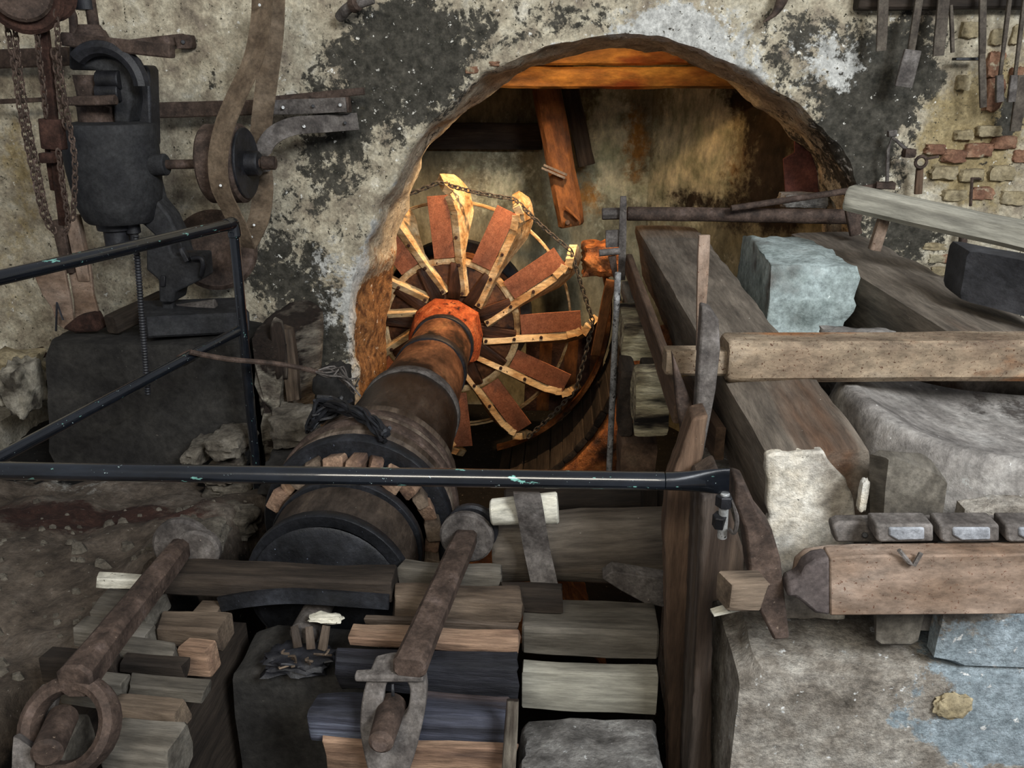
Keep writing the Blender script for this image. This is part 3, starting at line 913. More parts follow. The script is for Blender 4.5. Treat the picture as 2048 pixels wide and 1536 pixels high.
vlathe('cap', 177, 50, 80, Yd, [(0, 22), (.3, 26), (.35, 30), (1, 38)], 'iron_brown', dp)
vlathe('feed_screw', 176, -20, 54, Yd, [(0, 11), (1, 11)], 'iron_brown', dp, n=14)
vlathe('upper_collar', 166, -20, 20, Yd, [(0, 20), (1, 20)], 'iron_black', dp, n=14)
bar('feed_arm', W(128, 78, Yd-.08), W(345, 103, Yd-.12), .05, .055, 'iron_brown', dp, amp=.004)
tube('feed_crank', [W(140, -20, Yd-.05), W(141, 20, Yd-.05), W(146, 34, Yd-.05), W(148, 75, Yd-.05)], .018, 'iron_brown', dp)
bar('belt_shifter', W(118, 203, Yd-.16), W(230, 200, Yd-.16), .03, .034, 'iron_brown', dp)
cyl('shaft_housing', W(255, 332, Yd-.02), W(334, 329, Yd-.02), .048, 'iron_cast', dp, n=20)
cyl('shaft_collar', W(262, 331, Yd-.02), W(282, 331, Yd-.02), .062, 'iron_black', dp, n=20)
cyl('drive_shaft', W(330, 329, Yd-.02), W(548, 326, Yd-.02), .021, 'iron_brown', dp, n=14)
a, b = W(418, 328, Yd-.02), W(490, 327, Yd-.02)
cyl('pulley', a, b, .172, 'iron_brown', dp, n=48, bev=.06)
cyl('pulley_face', b-V((.002, 0, 0)), b+V((.012, 0, 0)), .155, 'iron_black', dp, n=40, bev=.05)
cyl('pulley_hub', b, W(520, 327, Yd-.02), .055, 'iron_black', dp, n=20)
cyl('shaft_nut', W(524, 326, Yd-.02), W(551, 326, Yd-.02), .03, 'iron_brown', dp, n=12)
# swan neck and lower spindle
prism('swan_neck', [(245,350),(300,352),(312,400),(338,432),(356,470),(364,500),(372,520),(392,530),(402,548),(398,556),(340,560),(330,520),(318,480),(286,450),(245,438)], Yd-.02, .12, 'iron_cast', dp, bevel=.02)
vlathe('spindle', 228, 438, 505, Yd-.02, [(0, 36), (.3, 34), (.35, 24), (.8, 24), (.82, 30), (1, 28)], 'iron_black', dp, n=20)
vlathe('spindle', 262, 430, 500, Yd-.02, [(0, 14), (.5, 14), (.55, 8), (1, 8)], 'iron_black', dp, n=12)
prism('drill_table', [(292,498),(338,488),(345,512),(398,512),(402,560),(350,585),(346,606),(318,606),(316,560),(292,540)], Yd-.12, .15, 'iron_cast', dp, bevel=.01)
prism('table_slot', [(320,552),(330,552),(330,574),(320,574)], Yd-.13, .02, 'iron_black', dp)
bar('clamp', W(362, 496, Yd-.14), W(376, 522, Yd-.14), .03, .02, 'iron_black', dp)
tube('clamp_handle', [W(385, 517, Yd-.14), W(402, 516, Yd-.16), W(407, 530, Yd-.16), W(403, 550, Yd-.14)], .012, 'iron_black', dp)
bar('table_post', W(338, 600, Yd-.05), W(340, 622, Yd-.05), .05, .05, 'iron_cast', dp, upv=(0, 1, 0))
bar('base_plate', W(290, 648, Yd-.12)+V((0, 0, .024)), W(490, 638, Yd+.1)+V((0, 0, .024)), .34, .10, 'iron_cast', dp, amp=.004)
cyl('turned_foot', W(350, 622, Yd), W(432, 610, Yd+.02), .03, 'iron_grey', dp)
bar('base_rail', W(222, 650, Yd-.1), W(330, 598, Yd+.25), .07, .09, 'wood_dark', dp)

sb = thing('drive_belt', 'slack tan leather flat belt hanging in a loop over the pulley', 'belt', W(490, 492, 3.6))
strap('belt_front_run', [W(525,-40,3.62),W(522,40,3.6),W(506,120,3.56),W(474,190,3.52),W(448,255,3.50),W(436,320,3.48),W(441,375,3.48),W(461,420,3.52),W(478,455,3.56),W(491,494,3.6)], (1, -.35, 0), .10, .007, 'belt_leather', sb)
strap('belt_back_run', [W(548,-40,3.9),W(546,60,3.92),W(534,160,3.94),W(524,240,3.96),W(520,300,3.97),W(526,370,3.92),W(520,430,3.8),W(504,470,3.68),W(490,494,3.6)], (1, .25, 0), .095, .007, 'belt_leather', sb)
for (x, y, Y) in ((508, 450, 3.70), (503, 474, 3.62), (441, 371, 3.46), (519, 10, 3.58)):
    cyl('rivet', W(x, y, Y), W(x, y, Y-.012), .006, 'metal_bare', sb, n=8)

# bars and straps on the wall
bar('wall_bar', W(-30, 119, 4.18), W(142, 112, 4.14), .05, .085, 'iron_brown', label='rusty flat bar fixed level on wall behind the hanging chains', cat='bar')
bar('wall_rod', W(-20, 204, 4.1), W(110, 198, 4.08), .02, .02, 'iron_brown', label='thin rusty rod bent level on wall left of drill press, below the flat bar', cat='rod')
fk = thing('forked_bar', 'rusty forked iron bar with drilled eye end beside the drill top', 'bar', W(380, 90, 4.1))
bar('tine', W(250, 92, 4.26), W(368, 78, 4.27), .04, .05, 'iron_brown', fk, endamp=.01)
rock('eye_end', W(372, 84, 4.255), (.045, .03, .034), 'iron_brown', fk, amp=.1)
cyl('eye_hole', W(366, 84, 4.235), W(366, 84, 4.215), .01, 'iron_black', fk, n=8)
br_ = thing('belt_bracket', 'long iron bracket bar on wall crossing behind the leather belt', 'bracket', W(600, 215, 4.1))
bar('arm', W(296, 221, 4.14), W(700, 209, 4.12), .05, .072, 'iron_brown', br_, amp=.003)
bar('upper_arm', W(520, 203, 4.18), W(728, 182, 4.14), .03, .036, 'iron_brown', br_, amp=.003)
bar('end_plate', W(545, 215, 4.08), W(692, 209, 4.07), .012, .066, 'iron_grey', br_)
for (x, y) in ((566, 215), (626, 212), (680, 210)):
    cyl('bolt', W(x, y, 4.07), W(x, y, 4.05), .008, 'iron_black' if x == 626 else 'metal_bare', br_, n=8)
s = thing('curved_strap', 'blue-grey curved iron strap on wall right of the pulley', 'strap', W(600, 250, 4.0))
strap('band', [W(518,345,3.86),W(514,318,3.86),W(519,292,3.87),W(540,268,3.885),W(580,252,3.93),W(640,248,4.06),W(706,243,4.14)], (0, .25, 1), .08, .008, 'iron_grey', s)
cyl('bolt', W(597, 253, 3.97), W(597, 253, 3.94), .008, 'metal_bare', s, n=8)
cyl('bolt', W(680, 246, 4.11), W(680, 246, 4.08), .008, 'iron_black', s, n=8)
t = thing('pipe_stub', 'short dark pipe stub projecting from the wall at the top', 'pipe stub', W(700, 20, 4.2))
tube('pipe', [W(680, 34, 4.22), W(700, 14, 4.16), W(745, -4, 4.14)], .026, 'iron_grey', t)
cyl('collar', W(704, 12, 4.15), W(716, 6, 4.13), .034, 'iron_brown', t, n=14)
cyl('grindstone', W(432, 500, 4.1), W(432, 500, 4.2), .205, 'iron_brown', label='large round grey-purple grindstone leaning on wall behind the drill', cat='grindstone', n=44, bev=.1)

# chain hoist
ho = thing('chain_hoist', 'rusty chain hoist block with long hanging chains at top left', 'chain hoist', W(55, 10, 3.40))
cyl('block', W(48, -8, 3.42), W(48, -8, 3.30), .135, 'rust_deep', ho, n=32)
cyl('wheel', W(40, -20, 3.30), W(40, -20, 3.26), .11, 'iron_brown', ho, n=32)
cyl('block', W(96, -12, 3.46), W(96, -12, 3.36), .10, 'rust_deep', ho, n=32)
bar('hanger', W(80, 20, 3.42), W(104, 250, 3.42), .05, .03, 'rust_deep', ho, upv=(0, 1, 0))
bar('lower_block', W(103, 238, 3.40), W(110, 298, 3.40), .085, .06, 'rust_deep', ho, upv=(0, 1, 0))
bar('lower_block', W(100, 305, 3.38), W(104, 325, 3.38), .075, .06, 'rust_deep', ho, upv=(0, 1, 0))
bar('lower_strap', W(112, 296, 3.40), W(128, 450, 3.42), .035, .03, 'rust_deep', ho, upv=(0, 1, 0))
bar('lower_strap', W(96, 296, 3.42), W(108, 380, 3.44), .02, .02, 'rust_deep', ho, upv=(0, 1, 0))
hc = bpy.data.objects.new('hanging_chain', None); reg(hc, Matrix.Translation(W(60, 30, 3.35)), ho)
chain('', [[W(10,30,3.35),W(26,120,3.35),W(42,230,3.35),W(66,345,3.36),W(85,425,3.37),W(104,462,3.38)],
  [W(28,40,3.36),W(38,130,3.36),W(55,240,3.36),W(76,340,3.37),W(92,420,3.37),W(108,462,3.38)],
  [W(72,30,3.34),W(78,110,3.34),W(86,170,3.35),W(92,235,3.36)],
  [W(112,20,3.36),W(116,80,3.37),W(118,120,3.38),W(128,190,3.38),W(138,245,3.38),W(150,330,3.30),W(146,440,3.30)],
  [W(106,100,3.40),W(114,150,3.40),W(122,215,3.40),W(134,260,3.40)],
  [W(116,300,3.32),W(124,360,3.32),W(136,440,3.32),W(128,470,3.32)]], .036, .0042, 'iron_brown', None, parent=hc)

# flared rusty stand below the hoist
st = thing('flared_stand', 'tan and rust sheet-metal stand with flared foot left of drill', 'stand', W(150, 655, 3.72))
prism('front_sheet', [(66,548),(128,540),(140,600),(146,640),(130,660),(112,648),(104,618),(84,590)], 3.66, .02, 'iron_flat', st)
prism('side_sheet', [(128,540),(170,520),(182,590),(196,632),(150,660),(143,600)], 3.70, .02, 'iron_flat', st, tilt=.1)
prism('foot', [(122,658),(152,634),(180,628),(198,664),(150,668)], 3.64, .10, 'rust_deep', st, bevel=.015)
bar('leg', W(116, 440, 3.72), W(140, 545, 3.72), .05, .04, 'iron_brown', st, upv=(0, 1, 0))
bar('leg', W(146, 430, 3.72), W(172, 560, 3.74), .06, .05, 'iron_flat', st, upv=(0, 1, 0))
tube('wire', [W(112,662,3.62),W(114,605,3.62),W(126,640,3.62)], .005, 'iron_black', st, k=1)

# plinth of dark stone under the drill
pl = lofto('drill_plinth', [W(100,936,3.5),W(500,944,3.5),W(500,682,3.5),W(84,676,3.5)], [W(115,900,4.15),W(545,900,4.15),W(542,640,4.15),W(150,640,4.15)], 'concrete_dark',
      label='big soot-black stone plinth carrying the drill press', cat='plinth', amp=.03, n=12, k=8, fq=3)
t = thing('decayed_stump', 'cracked decayed timber stump and stones right of the black plinth', 'stump', W(550, 900, 3.55))
lofto('stump', [W(498,940,3.52),W(560,930,3.52),W(572,680,3.52),W(498,668,3.52)], [W(560,930,4.2),W(640,920,4.2),W(650,610,4.2),W(556,600,4.2)], 'wood_rotten', t, amp=.05, n=10, k=7, fq=4)
bar('splinter', W(574, 655, 3.6), W(590, 800, 3.6), .06, .08, 'wood_tan', t, upv=(0, 1, 0), amp=.02, endamp=.03)
bar('splinter', W(556, 640, 3.55), W(566, 760, 3.55), .05, .05, 'wood_rotten', t, upv=(0, 1, 0), amp=.02, endamp=.03)
for i, (x, y, a, b) in enumerate([(470,872,.09,.05),(495,905,.08,.05),(462,925,.07,.045),(590,850,.10,.08),(610,900,.10,.07),(560,920,.075,.045),(440,890,.04,.045),(640,820,.08,.12),(560,965,.12,.05),(470,960,.1,.04)]):
    rock('rubble_stone', W(x, y, 3.42), (a, .12, b), ['rubble','concrete_dark','wood_rotten'][i % 3], seed=i+20, amp=.22,
         label=['pale', 'dark', 'brown'][i % 3]+' angular rubble lump '+['just left of the railing post foot', 'left of the railing post, second up from the floor', 'lowest beside foot of railing post', 'below the splintered stump',
         'in the corner between stump and axle', 'just right of the railing post foot', 'leaning on right end of black plinth', 'under the wire bundle by the axle', 'half buried under the main rail', 'half buried left of post under main rail'][i], cat='rubble')
bk = block('wall_ledge', -3.9, -2.93, 3.72, 4.32, -.5, -.02, 'stone_light', label='pale rough stone ledge at foot of wall on far left', cat='ledge', amp=.05, n=8, k=7, fq=3)
rock('ledge_stone', W(20, 745, 3.9), (.16, .15, .10), 'stone_warm', seed=41, amp=.3, label='grey stone on the pale ledge at left picture edge', cat='stone')
rock('ledge_stone', W(78, 752, 3.75), (.07, .12, .12), 'stone_light', seed=42, amp=.3, label='pale stone wedged between ledge and black plinth', cat='stone')
bar('ledge_board', W(-20, 738, 4.15), W(82, 706, 4.1), .08, .06, 'rust_deep', label='dark rusty board lying above the ledge left of plinth', cat='board')

for i, (x, y, a, b, lb) in enumerate([(20,1442,.07,.045,'brown stone at left picture edge beside the near iron ring'),(14,1478,.06,.03,'reddish flat stone under the brown stone at left picture edge'),
     (395,1075,.10,.05,'grey stone slab edge just behind the left washer'),(450,1040,.13,.05,'pale grey slab stone sloping to the axle pit'),(440,1120,.09,.06,'black oily stone between left washer and axle drum')]):
    p = Z(x, y, gz(Z(x, y, .05).x, Z(x, y, .05).y))
    rock('floor_stone', p, (a, .09, b), ['rubble','rust_deep','rubble','rubble','concrete_dark'][i], seed=i+90, amp=.25, label=lb, cat='stone')
v, f = [], []
rs = rnd(77)
for i in range(420):
    x, y = rs.uniform(-2.9, -1.2), rs.uniform(1.0, 3.1)
    r_ = rs.choice([.008, .012, .016, .026])*rs.uniform(.7, 1.2)
    c = V((x, y, gz(x, y)+r_*.2)); b0 = len(v)
    for k in range(6):
        a = k*math.pi/3+rs.uniform(-.3, .3)
        v.append(c+V((math.cos(a)*r_*rs.uniform(.8, 1.5), math.sin(a)*r_, -r_*.5)))
    for k in range(6):
        a = k*math.pi/3
        v.append(c+V((math.cos(a)*r_*.7, math.sin(a)*r_*.6, r_*rs.uniform(.3, .6))))
    for k in range(6): f.append((b0+k, b0+(k+1) % 6, b0+6+(k+1) % 6, b0+6+k))
    f.append(tuple(b0+6+k for k in range(6)))
mesh('gravel', (v, f), 'rubble', label='loose gravel and crumbs scattered over the earth floor at left', cat='gravel', kind='stuff')

# pipe railing
zr = 1.115
P1 = V((-1.335, 3.3, zr)); P0 = P1+(V((-1.652, 2.3, 1.113))-P1)*1.9
rl = thing('pipe_railing', 'black painted pipe railing with teal scuffs round the pit', 'railing', V((-1.35, 3.3, .0)))
cyl('top_rail', P0, P1+V((.005, .01, 0)), .023, 'paint_black', rl, n=20)
tube('elbow', [P1-(P1-P0).normalized()*.04, P1+V((.0, 0, .0)), P1-V((-.004, 0, .05))], .026, 'paint_black', rl, n=14)
cyl('post', P1, V((-1.362, 3.3, -.12)), .021, 'paint_black', rl, n=20)
cyl('post_coupling', P1-V((0, 0, .03)), P1-V((0, 0, .055)), .026, 'paint_black', rl, n=20)
b0_, b1_ = W(480, 660, 3.3), W(0, 915, 2.3)
cyl('brace', b0_, b0_+(b1_-b0_)*1.9, .021, 'paint_black', rl, n=20)
q = W(372, 716, 3.08)
cyl('brace_joint', q-(b1_-b0_).normalized()*.03, q+(b1_-b0_).normalized()*.03, .026, 'iron_brown', rl, n=16)
a_, b_ = W(-80, 940, 1.65), W(1330, 962, 1.65)
cyl('main_rail', a_, b_, .0205, 'paint_black', rl, n=28)
def squash():
    v, f = [], []
    n = 24
    K = 8
    for j in range(K+1):
        t_ = j/K
        c = b_.lerp(W(1462, 963, 1.65), t_)
        s_ = t_*t_*(3-2*t_)
        rz = .0205+.011*s_; ry = .0205-.0145*s_
        for i in range(n):
            a = 2*math.pi*i/n
            v.append(c+V((0, math.cos(a)*ry, math.sin(a)*rz)))
    for j in range(K):
        for i in range(n):
            f.append((j*n+i, j*n+(i+1) % n, (j+1)*n+(i+1) % n, (j+1)*n+i))
    f.append(tuple(range(n))[::-1]); f.append(tuple(K*n+i for i in range(n)))
    return v, f
g = squash()
if rev_needed(*g): g = (g[0], [q_[::-1] for q_ in g[1]])
mesh('flattened_end', g, 'paint_black', rl)
cyl('bolt', W(1450, 985, 1.65), W(1444, 1075, 1.66), .011, 'metal_bare', rl, n=12)
cyl('bolt_nut', W(1450, 990, 1.65), W(1448, 1012, 1.65), .02, 'iron_black', rl, n=6)
cyl('bolt_nut', W(1440, 1030, 1.65), W(1438, 1052, 1.66), .016, 'iron_black', rl, n=6)
tube('split_pin', [W(1466,1000,1.64),W(1474,1040,1.64),W(1468,1066,1.64),W(1458,1058,1.64)], .005, 'iron_grey', rl, n=6)
# ribbed bar hanging from the rail
prf = []
a, b = W(271, 470, 2.88), W(296, 792, 2.9); L_ = (b-a).length
for i in range(int(L_/.011)):
    prf += [(i*.011, .0095), (i*.011+.004, .0125), (i*.011+.008, .0095)]
M, _ = fr(a, b, (0, 1, 0))
mesh('ribbed_bar', lathe(prf, 10), 'iron_black', None, M, label='ribbed dark steel reinforcing bar hanging from top rail', cat='bar')
def off_axle(p, gap=.03):
    # keeps a wire outside the round axle and its collars
    R_ = .352 if p.y < 2.95 else .325 if p.y < 3.14 else .268
    d = V((p.x-AX, 0, p.z-AZ))
    return p+d.normalized()*(R_+gap-d.length) if d.length < R_+gap else p
wr = thing('tie_wire', 'stiff brown wire stretched from railing brace towards the wall', 'wire', W(380, 712, 3.06))
tube('wire', [W(376,708,3.02),W(450,722,3.1),W(540,730,3.2),W(600,740,3.25),W(640,750,3.3)], .011, 'iron_brown', wr, n=8)
for i in range(7):
    rs = rnd(i+60)
    tube('wire_end', [W(625,747,3.28)]+[off_axle(W(640+j*18+rs.uniform(-8, 8), 746+j*8+rs.uniform(-26, 22), 3.28+rs.uniform(-.05, .05))) for j in range(1, 5)], .004, 'iron_grey', wr, n=5)
wb = thing('wire_bundle', 'tangled bundle of tarry black wire and rope ends lying on the axle collar', 'wire bundle', W(690, 850, 3.1))
for i in range(34):
    rs = rnd(i+100)
    if i < 16:
        pts = [W(640+rs.uniform(-16, 30), 800+rs.uniform(-14, 60), 3.02)]
        for j in range(4): pts.append(W(645+rs.uniform(-26, 62), 830+rs.uniform(-36, 44), 3.0+rs.uniform(-.06, .05)))
    else:
        pts = [W(650+rs.uniform(-12, 14), 812+rs.uniform(-14, 22), 3.02)]
        for j in range(1, 6): pts.append(W(650+j*24+rs.uniform(-9, 9), 812+j*15+rs.uniform(-16, 12), 3.0-j*.068+rs.uniform(-.03, .01)))
    pts = [off_axle(p, .014+.045*rs.random()) for p in pts]
    tube('strand', pts, rs.uniform(.005, .010), 'iron_blue' if i % 3 else 'iron_black', wb, n=5, k=5)

# ================================================================== FRONT BEARING AND WOOD PACKING
def tbl(name, x0, x1, pb, pf, pl_, zt, mt, **k):
    """block lying level: pixel rows of its back top edge, front top edge and front foot; zt = height of its top"""
    xm = (x0+x1)/2
    yb = Z(xm, pb, zt).y; yf = Z(xm, pf, zt).y
    zb = W(xm, pl_, yf).z
    a = W(x0, pf, yf); b = W(x1, pf, yf)
    a.y = b.y = (yb+yf)/2; a.z = b.z = (zt+zb)/2
    rot = k.pop('rot', 0)
    d = (b-a)*.5; c = (a+b)/2
    d = Matrix.Rotation(R(rot), 3, 'Z') @ d
    tl = k.pop('dz', 0)
    d.z += tl
    return bar(name, c-d, c+d, yb-yf, zt-zb, mt, **k)

# pit piers and bearing
block('bearing_pier', -.955, -.50, 1.93, 2.16, -.9, .035, 'concrete_dark', label='oily black bearing block under the axle pin', cat='bearing block', amp=.015, k=6, fq=5)
yk = thing('bearing_beam', 'long black iron-bound beam across the front of the axle', 'beam', W(560, 1190, 2.18))
tb('beam', 345, 790, 1158, 1200, 2.06, .10, 'wood_dark', parent=yk, amp=.008)
strap('iron_binding', [W(440,1208,2.045),W(500,1198,2.045),W(570,1192,2.045),W(640,1194,2.045),W(778,1204,2.045)], (0, .1, 1), .046, .012, 'iron_blue', yk)
rock('pale_chip', W(652, 1236, 2.0), (.05, .022, .012), 'wood_pale', seed=3, amp=.3, e=.8, n=7, label='pale wood chip lying right of the axle pin', cat='wood chip')
for i, (x0, y0, x1, y1) in enumerate([(618,1255,622,1300),(640,1262,632,1310),(600,1262,608,1305)]):
    bar('splinter', W(x0, y0, 1.98), W(x1, y1, 1.95), .022, .012, 'wood_wet', endamp=.01, label='oily upright splinter '+['nearest to axle pin', 'right of the other two by axle pin', 'tight against axle pin'][i], cat='splinter')
rg = thing('oily_rag', 'dark oily rag and shavings below the axle pin', 'rag', W(590, 1310, 1.95))  # mess of shavings around one dark clump
rock('rag', W(600, 1318, 1.94), (.09, .05, .025), 'iron_black', rg, seed=12, amp=.5)
for i in range(10):
    rs = rnd(300+i)
    x, y = 560+rs.uniform(0, 130), 1300+rs.uniform(0, 30)
    tube('shaving', [W(x, y, 1.9), W(x+rs.uniform(-10, 16), y+rs.uniform(-8, 8), 1.88), W(x+rs.uniform(4, 30), y+rs.uniform(-10, 14), 1.9)], .0035, 'wood_tan', rg, n=5, k=3)

# left packing stack
left_stack = [
 (196, 345, 1143, 1160, 1180, .215, 'wood_pale', 'bleached pale board at far end of left stack, behind the iron bar', 0),
 (335, 388, 1150, 1164, 1182, .21, 'wood_pale', 'small pale-ended block touching right side of the left iron bar', 0),
 (370, 468, 1148, 1166, 1186, .205, 'wood_dark', 'dark board end beside black bearing beam on left stack', 0),
 (176, 300, 1178, 1226, 1256, .20, 'wood_grey', 'wide grey board second from the far end of left stack', 0),
 (140, 290, 1232, 1262, 1302, .19, 'wood_grey', 'chamfered grey block left of the iron bar, mid left stack', 0),
 (290, 415, 1196, 1232, 1270, .19, 'wood_tan', 'greyish tan block right of the iron bar on left stack', 0),
 (395, 450, 1218, 1246, 1275, .17, 'wood_tan', 'short tan block end at far right of left stack', 0),
 (240, 360, 1256, 1280, 1312, .185, 'wood_grey', 'grey tongue of wood under right side of left iron bar', 0),
 (352, 412, 1277, 1300, 1350, .17, 'wood_fresh', 'yellowish freshly cut wedge at right side of left stack', 0),
 (236, 376, 1300, 1322, 1345, .18, 'wood_dark', 'dark ragged board below the yellowish wedge on left stack', 0),
 (76, 230, 1296, 1320, 1366, .17, 'wood_dark', 'dark board left of the iron bar low in left stack', 0),
 (108, 240, 1340, 1362, 1420, .17, 'wood_grey', 'light grey board end left of the lower iron bar', 0),
 (215, 372, 1346, 1376, 1400, .16, 'wood_grey', 'level grey board right of the lower iron bar end', 0),
 (210, 348, 1384, 1420, 1460, .15, 'wood_tan', 'brown block with cut end beside the near iron ring', 0),
 (196, 338, 1432, 1500, 1580, .14, 'wood_grey', 'rounded grey grainy log end at bottom of left stack', 0),
 (24, 120, 1420, 1500, 1580, .14, 'wood_grey', 'grey board under the near iron ring at bottom left', 0)]
for i, (x0, x1, a, b, c, z, mt, lb, rt_) in enumerate(left_stack):
    tbl('packing_block', x0, x1, a, b, c, z, mt, label=lb, cat='wood block', group='wooden packing blocks of the left clamp', seed=i+3, amp=.012, endamp=.02, rot=-3+rnd(i).uniform(-4, 4), step=.03)
block('support_timber', -1.36, -.99, 1.3, 2.2, -.7, .02, 'wood_dark', label='dark timber base under the left stack of packing blocks', cat='timber', amp=.02)
def clamp_ring(name, px, py, Y, R_, r_, tilt, mt, parent, a0=0, a1=2*math.pi):
    g = torusg(R_, r_, 28, 8, a0, a1)
    c = W(px, py, Y)
    M = Matrix.Translation(c) @ Matrix.Rotation(R(tilt), 4, 'X')
    g = ([V((p.x, p.y*1.6, p.z)) for p in g[0]], g[1])
    return mesh(name, g, mt, parent, M)
cl = thing('clamp_bar', 'long square iron clamp bar with ring ends over the left stack', 'clamp', Z(260, 1240, .25))
A0, A1 = Z(362, 1095, .30), Z(148, 1366, .34)
M, L = fr(A0, A1)
mesh('bar', rbox(L, .062, .07, amp=.005, rad=.25, t=(1.35, 1.25)), 'iron_brown', cl, M)
dA = (A1-A0).normalized()
cyl('far_washer', A0-dA*.035, A0+dA*.0, .092, 'iron_grey', cl, n=28, bev=.15)
cyl('far_hook', A0-dA*.03+V((.05, 0, -.01)), A0+dA*.01+V((.05, 0, -.01)), .07, 'iron_grey', cl, n=24)
clamp_ring('near_ring', 140, 1452, 1.47, .096, .022, -38, 'iron_brown', cl)
cyl('pin', W(128, 1430, 1.50), W(92, 1510, 1.36), .034, 'iron_brown', cl, n=20, bev=.25)
prism('key_plate', [(70,1385),(120,1372),(100,1440),(60,1480),(50,1440)], 1.52, .03, 'iron_grey', cl)
lofto('ring_foot', [W(20,1590,1.36),W(70,1590,1.36),W(70,1500,1.40),W(26,1470,1.40)], [W(40,1560,1.5),W(80,1560,1.5),W(80,1470,1.5),W(60,1450,1.5)], 'iron_grey', cl, amp=.006)

# right packing stack
right_stack = [
 (800, 998, 1118, 1140, 1194, .25, 'wood_grey', 'grey chamfered board at far end of the right stack', -2),
 (732, 984, 1166, 1196, 1246, .235, 'wood_tan', 'brown split block with worm holes on the right stack', 1),
 (985, 1112, 1176, 1190, 1240, .20, 'wood_dark', 'dark square block end under the iron band, right of stack', 0),
 (728, 1034, 1236, 1244, 1260, .20, 'wood_wet', 'thin dark slat between worm-holed block and orange block', 0),
 (700, 1032, 1250, 1284, 1302, .195, 'wood_fresh', 'fresh orange split board across middle of right stack', 0),
 (668, 1034, 1296, 1328, 1392, .185, 'wood_char', 'blackish blue block below the orange split board', 0),
 (612, 734, 1376, 1430, 1486, .15, 'wood_streaked', 'blue-streaked block left of the iron shackle', 0),
 (812, 1012, 1376, 1440, 1514, .15, 'wood_streaked', 'large black block with pale blue streaks right of shackle', 0),
 (640, 1022, 1496, 1510, 1580, .10, 'wood_fresh', 'reddish board at bottom picture edge under the shackle', 0)]
for i, (x0, x1, a, b, c, z, mt, lb, rt_) in enumerate(right_stack):
    tbl('packing_block', x0, x1, a, b, c, z, mt, label=lb, cat='wood block', group='wooden packing blocks of the right clamp', seed=i+33, amp=.014, endamp=.02, rot=rt_-1, step=.03)
bar('edge_slat', W(1026, 1400, 1.62), W(1016, 1560, 1.55), .03, .02, 'wood_rotten', upv=(0, 1, 0), label='thin upright grey slat at right edge of the right stack', cat='slat', endamp=.01)
block('support_timber', -.38, -.13, 1.32, 2.24, -.8, -.02, 'wood_dark', label='dark timber base under the right stack of packing blocks', cat='timber', amp=.02)
cr = thing('clamp_bar', 'square iron clamp bar with washer and shackle over the right stack', 'clamp', Z(870, 1200, .25))
B0, B1 = Z(932, 1072, .30), Z(818, 1336, .32)
M, L = fr(B0, B1)
mesh('bar', rbox(L, .072, .05, amp=.004, rad=.2, t=(1.15, 1.1)), 'iron_brown', cr, M)
dB = (B1-B0).normalized()
cyl('far_washer', B0-dB*.03-V((0, 0, .01)), B0+dB*.0-V((0, 0, .01)), .088, 'iron_grey', cr, n=28, bev=.2)
cyl('far_washer', B0-dB*.07-V((-.01, 0, .0)), B0-dB*.04-V((-.01, 0, .0)), .085, 'iron_black', cr, n=28, bev=.2)
bar('cross_plate', W(712, 1352, 1.64), W(848, 1350, 1.64), .03, .02, 'iron_grey', cr, rad=.3)
def plate_hole(outer, inner, Y, t_, tilt):
    po = smoothpath([V((x, y, 0)) for x, y in outer]+[V((*outer[0], 0))], 3)[:-1]
    pi_ = smoothpath([V((x, y, 0)) for x, y in inner]+[V((*inner[0], 0))], 3)[:-1]
    n = len(po)
    assert n == len(pi_)
    v, f = [], []
    for (pp, dy) in ((po, 0), (pi_, 0), (po, t_), (pi_, t_)):
        for p in pp:
            q = W(p.x, p.y, Y); q.y += dy+(q.z-.1)*tilt
            v.append(q)
    for i in range(n):
        j = (i+1) % n
        f += [(i, j, n+j, n+i), (2*n+j, 2*n+i, 3*n+i, 3*n+j), (j, i, 2*n+i, 2*n+j), (n+i, n+j, 3*n+j, 3*n+i)]
    return v, f
g = plate_hole([(735,1366),(782,1360),(828,1372),(846,1410),(840,1470),(818,1540),(780,1600),(742,1540),(716,1470),(718,1410)],
               [(768,1392),(782,1388),(800,1393),(812,1412),(810,1440),(802,1452),(784,1456),(770,1452),(760,1440),(760,1412)], 1.58, .03, .35)
if rev_needed(*g): g = (g[0], [q_[::-1] for q_ in g[1]])
mesh('shackle', g, 'iron_grey', cr, bevel=.006)
cyl('pin', W(786, 1405, 1.66), W(760, 1490, 1.50), .036, 'iron_brown', cr, n=20, bev=.3, r1=.030)
bar('cotter', W(785, 1368, 1.55), W(786, 1392, 1.54), .006, .006, 'iron_black', cr)

# log, roll and timbers between the stacks and the frame
cyl('log', W(988, 1098, 2.42), W(1345, 1086, 2.44), .105, 'wood_weathered', n=30, amp=.02, seed=4, r1=.125, label='thick weathered round log lying under white roll', cat='log')
cyl('log', W(1010, 1010, 2.75), W(1330, 990, 2.8), .06, 'wood_dark', n=20, amp=.01, seed=6, label='dark thin log behind the weathered log', cat='log')
wr_ = thing('birch_roll', 'short white birch-like roll strapped by an iron band', 'roll', W(1045, 1020, 2.3))
cyl('roll', W(982, 1024, 2.3), W(1116, 1016, 2.3), .043, 'wood_pale', wr_, n=24, amp=.006, r1=.052)
strap('iron_band', [W(1052,985,2.36),W(1054,990,2.25),W(1060,1020,2.235),W(1072,1090,2.26),W(1085,1150,2.22),W(1092,1182,2.20)], (1, 0, 0), .082, .006, 'iron_grey', wr_)
rock('eye_lump', W(946, 1046, 2.60), (.075, .05, .045), 'iron_black', seed=9, amp=.25, label='dark iron lump behind the washer of right clamp', cat='iron lump')
